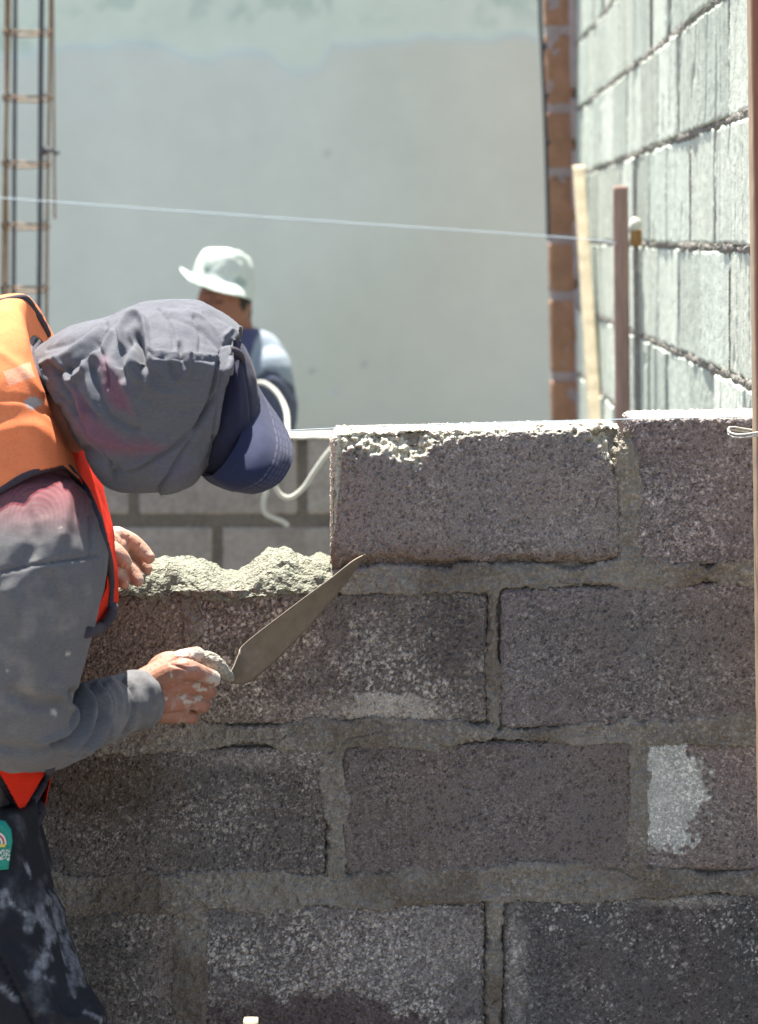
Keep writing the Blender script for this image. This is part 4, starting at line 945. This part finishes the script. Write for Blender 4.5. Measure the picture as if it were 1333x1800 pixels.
    k = (inside(x3, y3, [(5, 654), (52, 636), (62, 662), (16, 678)]) & near[used])[:, None] * .55; c = c * (1 - k) + np.array([.95, .62, .45]) * k
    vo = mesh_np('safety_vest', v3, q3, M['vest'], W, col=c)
    sol = vo.modifiers.new('thick', 'SOLIDIFY'); sol.thickness = 0.0012; sol.offset = -1
    tree_v = bvh(*join_np([(v3, q3), (sv_, sq_)]))
    def pipe(pl, r, name='binding', off=.002, tree=None, parent=vo, flat=False):
        pts = np.array([tuple(on_surface(tree or tree_v, a, b, off)) for a, b in cr(np.array(pl, float), 6)])
        for _ in range(14):
            dep = pts[:, 1].copy(); dep[1:-1] = (dep[:-2] + dep[2:] + dep[1:-1]) / 3; dep = np.minimum(dep, pts[:, 1] + .002)
            o_ = np.array([0, 0, ZC]); pts = o_ + (pts - o_) * (dep / pts[:, 1])[:, None]
        v, q = tube([tuple(p) for p in pts], r, 10, 1); c0 = v.mean(0)
        v += (fbm(v, 160, 3, 6) * .0008)[:, None]
        return mesh_np(name, v, q, M['piping'], parent)
    pipe([(-60, 900), (-20, 872), (0, 862), (30, 844), (60, 830), (88, 822), (112, 818), (138, 842), (156, 872), (172, 912), (184, 952), (192, 985), (195, 1030), (191, 1066), (186, 1088)], .0045, off=.003)
    pipe([(199, 1066), (193, 1084), (180, 1100), (166, 1108), (152, 1112)], .0068, off=.003)
    pipe([(-100, 548), (-40, 534), (0, 530), (42, 524), (60, 545), (76, 570), (84, 590)], .0045, off=.0)
    pipe([(66, 600), (60, 622), (64, 650), (76, 682), (92, 702), (112, 716)], .0045)
    pipe([(88, 1352), (82, 1364), (62, 1400), (38, 1436), (20, 1405), (2, 1370)], .0060)
    # panel of sheer netting bridging the shoulder under the binding
    net_poly = [(-30, 880), (0, 862), (60, 830), (112, 818), (140, 842), (158, 876), (172, 915), (178, 950), (140, 975), (60, 985), (-30, 1000)]
    gx = np.linspace(-28, 180, 120); gy = np.linspace(818, 1000, 110)
    a, b = np.meshgrid(gx, gy, indexing='ij'); a, b = a.ravel(), b.ravel()
    pts = np.array([np.array(on_surface(tree_s, xx, yy, .004)) for xx, yy in zip(a, b)])
    pts[:, 1] = np.minimum(pts[:, 1], 3.19)
    q = grid_quads(120, 110); kk = inside(a, b, net_poly); q = q[kk[q].all(1)]
    used = np.unique(q); mp = np.zeros(len(pts), int); mp[used] = np.arange(len(used))
    fade = sst(965, 850, b)[used]
    cn_ = np.tile(np.array([0.55, 0.10, 0.12]), (len(used), 1))
    nm = bpy.data.materials.get('sheer_netting') or sheer_mat()
    no = mesh_np('netting', pts[used], mp[q], nm, vo, col=np.stack([cn_[:, 0] * 0 + fade, fade, fade], 1))

    # ---- trousers
    T = [slice_loft([(-185, 1380, 62, 1420, 3.28, .175), (-180, 1440, 66, 1450, 3.27, .178), (-175, 1520, 90, 1540, 3.25, .175)], 60, 8),
         slice_loft([(-120, 1400, 60, 1410, 3.20, .09), (-130, 1480, 74, 1490, 3.19, .098), (-120, 1580, 104, 1600, 3.17, .10), (-90, 1700, 142, 1720, 3.15, .098), (-70, 1820, 186, 1810, 3.14, .09), (-80, 1950, 150, 1960, 3.15, .085), (-90, 2150, 90, 2150, 3.18, .078), (-80, 2260, 70, 2250, 3.20, .074)], 60, 8),
         slice_loft([(-190, 1400, 20, 1410, 3.36, .09), (-260, 1600, -40, 1620, 3.36, .095), (-310, 1850, -110, 1860, 3.36, .085), (-310, 2200, -150, 2210, 3.36, .07)], 40, 8)]
    v, q, n = remesh(T, .004, 3)
    x, y = to_px(v)
    v = folds(v, n, [([(0, 1680), (30, 1740), (60, 1800)], 3, -.006), ([(6, 1676), (40, 1740), (70, 1800)], 6, .005), ([(60, 1440), (90, 1520), (100, 1560)], 8, -.003), ([(20, 1500), (60, 1560), (110, 1600)], 12, .003), ([(110, 1600), (126, 1660), (140, 1720)], 6, .004), ([(95, 1590), (112, 1660), (128, 1730)], 5, -.004), ([(20, 1650), (70, 1700), (120, 1780)], 10, -.004), ([(60, 1770), (120, 1790), (170, 1790)], 8, .004)], near_side(3.22))
    v += n * (.004 * fbm(v * np.array([1, 1, .6]), 13, 3, 61) + .0008 * fbm(v, 70, 3, 62))[:, None]
    c = np.array(alb(29, 31, 35))[None, :] * (1 + .2 * fbm(v, 20, 3, 63))[:, None]
    warp = .6 * fbm(v, 22, 4, 64); k = np.zeros(len(v))
    for (pl, wd, s_) in [([(42, 1520), (50, 1545)], 4, .6), ([(20, 1590), (40, 1604)], 7, .7), ([(46, 1632), (70, 1600), (84, 1580)], 9, .45), ([(76, 1600), (88, 1640), (84, 1680), (66, 1712), (52, 1716)], 9, .5), ([(94, 1575), (104, 1620), (116, 1660), (126, 1700), (140, 1730)], 8, .4), ([(72, 1712), (92, 1724)], 8, .55), ([(122, 1710), (128, 1750)], 5, .5), ([(5, 1740), (32, 1760)], 6, .4), ([(8, 1570), (4, 1590)], 6, .5), ([(150, 1780), (175, 1795)], 5, .5)]:
        k = np.maximum(k, s_ * sst(1.3, .2, seg_dist(x, y, pl) / wd + 2.0 * fbm(v * np.array([1, 1, .5]), 120, 4, 65)))
    k = np.maximum(k, .16 * sst(.1, .6, fbm(v, 35, 4, 66))); k = (k * (0.7 + .5 * vnoise(v, 260, 3)))[:, None]
    c = c * (1 - k) + alb(170, 172, 176) * k
    mesh_np('trousers', v, q, M['jeans'], W, col=np.clip(c, .01, .9))
    # belt
    pts = []; tr = bvh(v, q)
    for t in np.linspace(0, 2 * math.pi, 40, endpoint=True):
        cx = (-185 + 64) / 2 + math.cos(t) * 124; pts.append(tuple(P(cx, 1434 + 4 * math.cos(t), 3.28) + Vector((0, -math.sin(t) * .180, 0))))
    vb, qb = tube(pts, .010, 8, 1); mesh_np('belt', vb, qb, M['piping'], W)
    # teal printed pouch clipped at the hip
    a = on_surface(tr, 2, 1486, .014); bx = [(-34, 1446), (-10, 1440), (8, 1444), (19, 1460), (21, 1480), (17, 1505), (14, 1528), (-6, 1530), (-34, 1528)]
    pv, pq = slab([P(px, py, a.y) for px, py in bx], .010, .0025)
    po = mesh_np('pouch', pv, pq, new_mat('teal_vinyl', tuple(alb(16, 132, 116)), .45, nscale=120, namt=.12), W, smooth=False)
    def ring(cx, cy, r, w_, col_, a0, a1, off):
        aa = np.linspace(math.radians(a0), math.radians(a1), 26); vs = []
        for t in aa:
            for rr in (r - w_ / 2, r + w_ / 2): vs.append(P(cx + rr * math.cos(t), cy - rr * math.sin(t) * 1.15, a.y - off))
        vs = np.array([tuple(p) for p in vs]); q = np.array([[2 * i, 2 * i + 1, 2 * i + 3, 2 * i + 2] for i in range(25)])
        mesh_np('printed_emblem', vs, q, col_, po)
    wh = new_mat('print_white', tuple(alb(205, 205, 195)), .6, nscale=200, namt=.15); pk = new_mat('print_red', tuple(alb(190, 60, 80)), .6); ye = new_mat('print_yellow', tuple(alb(205, 190, 70)), .6)
    ring(-6, 1482, 15.5, 3.0, wh, -10, 190, .0040); ring(-6, 1482, 12.5, 2.6, pk, -10, 190, .0042); ring(-6, 1482, 9.0, 3.0, wh, -10, 190, .0044)
    vs = np.array([tuple(P(*p, a.y - .0042)) for p in [(-22, 1484), (9, 1484), (9, 1489), (-22, 1489)]]); mesh_np('printed_emblem', vs, [[0, 1, 2, 3]], ye, po)
    rs = np.random.RandomState(4); vs = []; qs = []
    for i in range(60):
        px_, py_ = rs.uniform(-12, 17), rs.uniform(1493, 1512); r_ = rs.uniform(.6, 2.0); m_ = len(vs)
        for t in range(4): vs.append(tuple(P(px_ + r_ * math.cos(t * 1.57 + i), py_ + r_ * math.sin(t * 1.57 + i), a.y - .0044 - .00005 * i)))
        qs.append([m_, m_ + 1, m_ + 2, m_ + 3])
    mesh_np('cement_splash', np.array(vs), np.array(qs), wh, po)
    # boots
    for (px, py, Y) in [(-10, 2230, 3.19), (-235, 2250, 3.36)]:
        c = P(px, py, Y); v, q, n = remesh([ellipsoid((c.x + .05, Y, .045), (.14, .05, .055), 24, 14), capsule([(c.x - .02, Y, .06), (c.x - .02, Y, .16)], [.055, .055], 20)], .007, 3)
        v[:, 2] = np.maximum(v[:, 2], .0); mesh_np('boot', v, q, M['leather'], W)
    return W

def sheer_mat():
    m = bpy.data.materials.new('sheer_netting'); m.use_nodes = True; t = m.node_tree; N, L = t.nodes, t.links; N.clear()
    out = N.new('ShaderNodeOutputMaterial'); mx = N.new('ShaderNodeMixShader'); tr = N.new('ShaderNodeBsdfTransparent'); di = N.new('ShaderNodeBsdfDiffuse'); di.inputs[0].default_value = (.30, .085, .10, 1)
    tc = N.new('ShaderNodeTexCoord'); n1 = N.new('ShaderNodeTexNoise'); n1.inputs['Scale'].default_value = 9; n1.inputs['Detail'].default_value = 1
    # two overlaid weaves beat into curved moire bands
    wv = N.new('ShaderNodeTexWave'); wv.wave_type = 'RINGS'; wv.rings_direction = 'Y'; wv.inputs['Scale'].default_value = 62; wv.inputs['Distortion'].default_value = 4.0; wv.inputs['Detail Scale'].default_value = .25; wv.inputs['Detail'].default_value = 1
    mp = N.new('ShaderNodeMapping'); c = P(66, 905, 3.06); mp.inputs['Location'].default_value = (-c.x, -c.y, -c.z)
    L.new(tc.outputs['Object'], mp.inputs['Vector']); L.new(mp.outputs[0], wv.inputs['Vector'])
    at = N.new('ShaderNodeAttribute'); at.attribute_name = 'Col'
    mr = N.new('ShaderNodeMapRange'); mr.inputs['To Min'].default_value = .38; mr.inputs['To Max'].default_value = .62; L.new(wv.outputs[1], mr.inputs['Value'])
    mu = N.new('ShaderNodeMath'); mu.operation = 'MULTIPLY'; L.new(mr.outputs[0], mu.inputs[0]); L.new(at.outputs['Fac'], mu.inputs[1])
    L.new(mu.outputs[0], mx.inputs[0]); L.new(tr.outputs[0], mx.inputs[1]); L.new(di.outputs[0], mx.inputs[2]); L.new(mx.outputs[0], out.inputs['Surface'])
    return m
def slab(poly, th, bev):
    """flat plate with a bevelled edge from an outline of world points (th behind it, along +Y)"""
    p = np.array([tuple(a) for a in poly]); c = p.mean(0); n = len(p)
    rings = [(1 - 2 * bev / .03, 0), (1, bev), (1, th - bev), (1 - 2 * bev / .03, th)]
    v = np.concatenate([c + (p - c) * s_ + np.array([0, o_ - bev, 0]) for s_, o_ in rings]); q = ring_quads(4, n)
    return cap(v, q, 4, n, v[:n].mean(0), v[-n:].mean(0)) if n % 2 == 0 else cap(*_odd(v, q, n))
def _odd(v, q, n):
    # duplicate the last outline point so that the cap fan has an even count
    v4 = v.reshape(4, n, 3); v4 = np.concatenate([v4, v4[:, -1:] * .999 + v4[:, :1] * .001], 1); m = n + 1
    return v4.reshape(-1, 3), ring_quads(4, m), 4, m, v4[0].mean(0), v4[-1].mean(0)
worker()

# ------------------------------------------------------------------ trowel
def trowel():
    T = empty('trowel'); tag(T, 'mortar-smeared pointed trowel in the hand of the stooping worker', 'trowel')
    top = [(403, 1188), (412, 1170), (420, 1150), (432, 1130), (520, 1062), (580, 1018), (620, 987), (643, 975)]
    bot = [(404, 1200), (420, 1203), (440, 1198), (478, 1168), (528, 1118), (580, 1060), (615, 1015), (643, 976)]
    T1, B1 = cr(np.array(top, float), 8), cr(np.array(bot, float), 8); n = len(T1); v = []; NW = 14
    for i in range(n):
        f = i / (n - 1); Y0 = 3.375 + .075 * f
        for j in range(NW):
            s_ = j / (NW - 1); x, y = T1[i] * (1 - s_) + B1[i] * s_
            v.append(tuple(P(x, y, Y0 - .030 * (0.5 - s_) * (1 - f * .6))))
    v = np.array(v); q = grid_quads(n, NW); nn = vnormals(v, q)
    if nn[:, 1].mean() > 0: nn = -nn; q = q[:, ::-1]
    fv = v + nn * (.0003 * fbm(v, 120, 3, 3))[:, None]; bk = v - nn * .0016; m_ = len(v)
    loop = [i * NW for i in range(n)] + [(n - 1) * NW + j for j in range(1, NW)] + [i * NW + NW - 1 for i in range(n - 2, -1, -1)] + [j for j in range(NW - 2, 0, -1)]
    edge = [[a, b, b + m_, a + m_] for a, b in zip(loop, loop[1:] + loop[:1])]
    c = np.array(alb(112, 102, 88))[None, :] * (1 + .25 * fbm(v * np.array([1, 1, 2.5]), 30, 4, 5) + .18 * fbm(v, 140, 3, 6))[:, None]
    mesh_np('blade', np.concatenate([fv, bk]), np.concatenate([q, q[:, ::-1] + m_, np.array(edge)]), M['blade'], T, col=np.concatenate([c, c]))
    vv, qq = capsule([tuple(P(*p)) for p in [(300, 1222, 3.372), (345, 1205, 3.372), (372, 1190, 3.370)]], [.0135, .0140, .0125], 18, 5)
    mesh_np('handle', vv, qq, M['woodred'], T)
    vv, qq, n2 = remesh([capsule([tuple(P(*p)) for p in [(350, 1162, 3.355), (366, 1160, 3.355), (382, 1170, 3.355), (396, 1184, 3.362), (404, 1192, 3.374)]], [.009, .0115, .0110, .0085, .006], 16, 5)], .0014, 2)
    vv += n2 * (.0016 * fbm(vv, 170, 3, 3))[:, None]
    mesh_np('tang', vv, qq, M['mortar'], T, col=np.tile(alb(150, 146, 134), (len(vv), 1)) * (1 + .25 * fbm(vv, 200, 2, 3))[:, None])
trowel()

# ------------------------------------------------------------------ the second worker, beyond the low wall
def worker2():
    W = empty('person'); tag(W, 'worker in a pale bucket hat bending behind the low wall, face turned down', 'person')
    Y = 7.75
    ps = lambda *l: [tuple(P(*p)) for p in l]
    hc = P(394, 535, Y); H = [ellipsoid(hc, (.082, .095, .115), 28, 20, Matrix.Rotation(math.radians(12), 3, 'Y'))]
    H.append(ellipsoid(P(380, 572, Y - .02), (.060, .06, .055), 20, 14))
    H.append(capsule([tuple(P(372, 528, Y - .088)), tuple(P(368, 545, Y - .105))], [.012, .017], 12))           # nose
    H.append(capsule([tuple(P(354, 520, Y - .075)), tuple(P(398, 518, Y - .088))], [.010, .010], 12))             # brow
    H.append(ellipsoid(P(436, 548, Y + .01), (.012, .02, .030), 12, 10)); H.append(capsule([tuple(P(366, 560, Y - .085)), tuple(P(386, 562, Y - .08))], [.008, .008], 10))
    H.append(capsule(ps((412, 575, Y), (415, 640, Y + .02)), [.055, .065], 20))
    H.append(slice_loft([(350, 600, 470, 600, Y + .03, .07), (310, 640, 505, 640, Y + .03, .11), (310, 760, 510, 740, Y + .03, .12), (330, 900, 510, 900, Y + .03, .12), (330, 960, 500, 960, Y + .03, .13)], 30, 6))
    H.append(capsule(ps((480, 650, Y), (490, 760, Y - .03), (440, 860, Y - .18)), [.05, .042, .032], 16)); H.append(capsule(ps((330, 660, Y), (310, 770, Y - .03), (360, 860, Y - .18)), [.05, .042, .032], 16))
    for s_, hx in ((1, 425), (-1, 375)):
        H.append(ellipsoid(P(hx, 870, Y - .22), (.035, .045, .022), 14, 10))
        for k in range(4): H.append(capsule([tuple(P(hx - 12 + 9 * k, 874, Y - .25)), tuple(P(hx - 13 + 10 * k, 886, Y - .275)), tuple(P(hx - 12 + 9 * k, 898 - 3 * abs(k - 1.5), Y - .27))], [.010, .009, .007], 8, 3))
        H.append(capsule([tuple(P(hx - s_ * 18, 868, Y - .22)), tuple(P(hx - s_ * 28, 880, Y - .25)), tuple(P(hx - s_ * 26, 892, Y - .265))], [.012, .010, .008], 8, 3))
    for sx in (380, 460): H.append(capsule(ps((sx, 950, Y + .03), (sx - 6, 1080, Y - .12), (sx + 4, 1185, Y + .04)), [.08, .06, .045], 18))
    v, q, n = remesh(H, .0055, 2); x, y = to_px(v)
    c = np.tile(np.array([.30, .135, .085]), (len(v), 1)); c = np.where(((np.hypot((x - 428) / 7, (y - 530) / 17) < 1))[:, None], np.array([.02, .017, .015]), c); hair = ((v[:, 1] > Y - .01) & (y < 568) | (x > 424) & (x < 450) & (y < 535) & (v[:, 1] > Y - .05))[:, None]; c = np.where(hair, np.array([.02, .017, .015]), c)
    for ex in (361, 385):
        k = (np.hypot((x - ex) / 6, (y - 531) / 2.5) < 1)[:, None] & (v[:, 1] < Y - .05)[:, None]; c = np.where(k, np.array([.03, .02, .02]), c)
    k = ((np.hypot((x - 376) / 13, (y - 556) / 3) < 1) & (v[:, 1] < Y - .05))[:, None]; c = np.where(k, np.array([.04, .025, .02]), c)   # moustache
    mesh_np('body', v, q, M['skin'], W, col=c)
    # shirt
    Sx = [slice_loft([(396, 580, 452, 575, Y + .02, .07), (350, 606, 482, 590, Y + .03, .115), (318, 640, 503, 625, Y + .03, .135), (300, 700, 513, 680, Y + .03, .15), (300, 780, 516, 760, Y + .03, .15), (315, 900, 518, 900, Y + .03, .15), (320, 970, 510, 970, Y + .03, .155)], 48, 8),
          capsule(ps((474, 650, Y - .05), (486, 735, Y - .08), (470, 800, Y - .12), (440, 850, Y - .17)), [.068, .062, .052, .042], 24, 5),
          capsule(ps((340, 670, Y - .02), (318, 760, Y - .05), (340, 820, Y - .12), (362, 855, Y - .17)), [.066, .06, .052, .042], 24, 5)]
    v, q, n = remesh(Sx, .006, 3); x, y = to_px(v)
    v = folds(v, n, [([(450, 672), (470, 655), (490, 660), (514, 690)], 4, -.006), ([(450, 684), (472, 668), (492, 674), (512, 704)], 5, .008), ([(460, 700), (480, 720), (484, 750)], 8, -.005)], near_side(Y - .02))
    v += n * (.005 * fbm(v, 14, 3, 5))[:, None]
    c = np.tile(np.array(alb(132, 144, 154)), (len(v), 1)); dk = (y > np.interp(x, [430, 450, 468, 485, 500, 520], [668, 662, 650, 654, 668, 682]))[:, None]  # shade below the lit shoulder painted into the shirt as a darker tone
    c = np.where(dk, np.array(alb(78, 84, 100)), c); nk = ((y < 640) & (x < np.interp(y, [575, 600, 640], [462, 448, 436])))[:, None]; c = np.where(nk, np.array(alb(70, 74, 104)), c)
    mesh_np('shirt', v, q, M['cap'], W, col=c)
    # trousers
    v, q, n = remesh([slice_loft([(325, 950, 512, 950, Y + .03, .15), (325, 1000, 512, 1000, Y + .03, .15)], 30, 4)] + [capsule(ps((sx, 980, Y + .02), (sx - 6, 1080, Y - .10), (sx + 4, 1170, Y + .04)), [.10, .08, .065], 18) for sx in (375, 462)], .009, 3)
    mesh_np('trousers', v, q, M['jeans'], W, col=np.tile(np.array(alb(60, 64, 80)), (len(v), 1)))
    for sx in (388, 468):
        c = P(sx, 1190, Y + .02); v, q, n = remesh([ellipsoid((c.x, Y - .03, .045), (.05, .14, .05), 20, 12)], .009, 2); v[:, 2] = np.maximum(v[:, 2], 0); mesh_np('boot', v, q, M['leather'], W)
    # bucket hat: crown and wavy brim turned round one axis that leans to the left
    th = np.linspace(0, 2 * math.pi, 96, endpoint=False)
    prof = [(0.0, .098), (.035, .096), (.062, .085), (.078, .062), (.088, .032), (.093, .010), (.098, .0), (.112, -.006), (.128, -.014), (.134, -.018)]
    P2 = cr(np.array(prof), 6); vs = []
    for r_, z_ in P2:
        bm = np.clip((r_ - .096) / .04, 0, 1); u = th
        lift = bm * (.034 * np.exp(-((np.angle(np.exp(1j * (u - math.pi))) / .65) ** 2)) - .020 * np.exp(-((np.angle(np.exp(1j * (u - 5.0))) / .8) ** 2)) - .030 * np.exp(-((np.angle(np.exp(1j * u)) / .7) ** 2)))
        shr = 1 - bm * .30 * np.exp(-((np.angle(np.exp(1j * u)) / .9) ** 2))
        dent = -.016 * np.exp(-((r_ * np.cos(u)) / .05) ** 2 - ((r_ * np.sin(u)) / .03) ** 2) if r_ < .08 else 0
        vs.append(np.stack([r_ * shr * np.cos(u) * .98, r_ * np.sin(u) * 1.05, z_ + lift + dent], 1))
    v = np.concatenate(vs); q = ring_quads(len(P2), 96); R = np.array(Matrix.Rotation(math.radians(9), 3, 'Y')); n = vnormals(v, q)
    v = v + n * (.006 * fbm(v, 22, 3, 3) + .004 * (.3 - np.abs(fbm(v, 30, 2, 9))))[:, None]
    v = v @ R.T + np.array(P(391, 492, Y)); q = q
    c = np.tile(np.array([.62, .68, .62]), (len(v), 1)); k = (sst(.0, .3, fbm(v, 24, 3, 7)) * .7)[:, None]; c = c * (1 - k) + np.array([.26, .36, .31]) * k
    o = mesh_np('bucket_hat', v, q, M['cordw2'], W, col=c); so = o.modifiers.new('thick', 'SOLIDIFY'); so.thickness = .003
M['cordw2'] = new_mat('sunbleached_canvas', attr=True, rough=.9, nscale=60, namt=.08)
worker2()

# pale offcut of wood standing in front of the wall, its tip just in view
board('wood_offcut', 'pale tip of an upright wood offcut at the foot of the wall', 'wood offcut', P(440, 1794, 3.3) + Vector((0, 0, 0)), P(446, 2240, 3.3), .020, .02, M['woodpale'], 9)
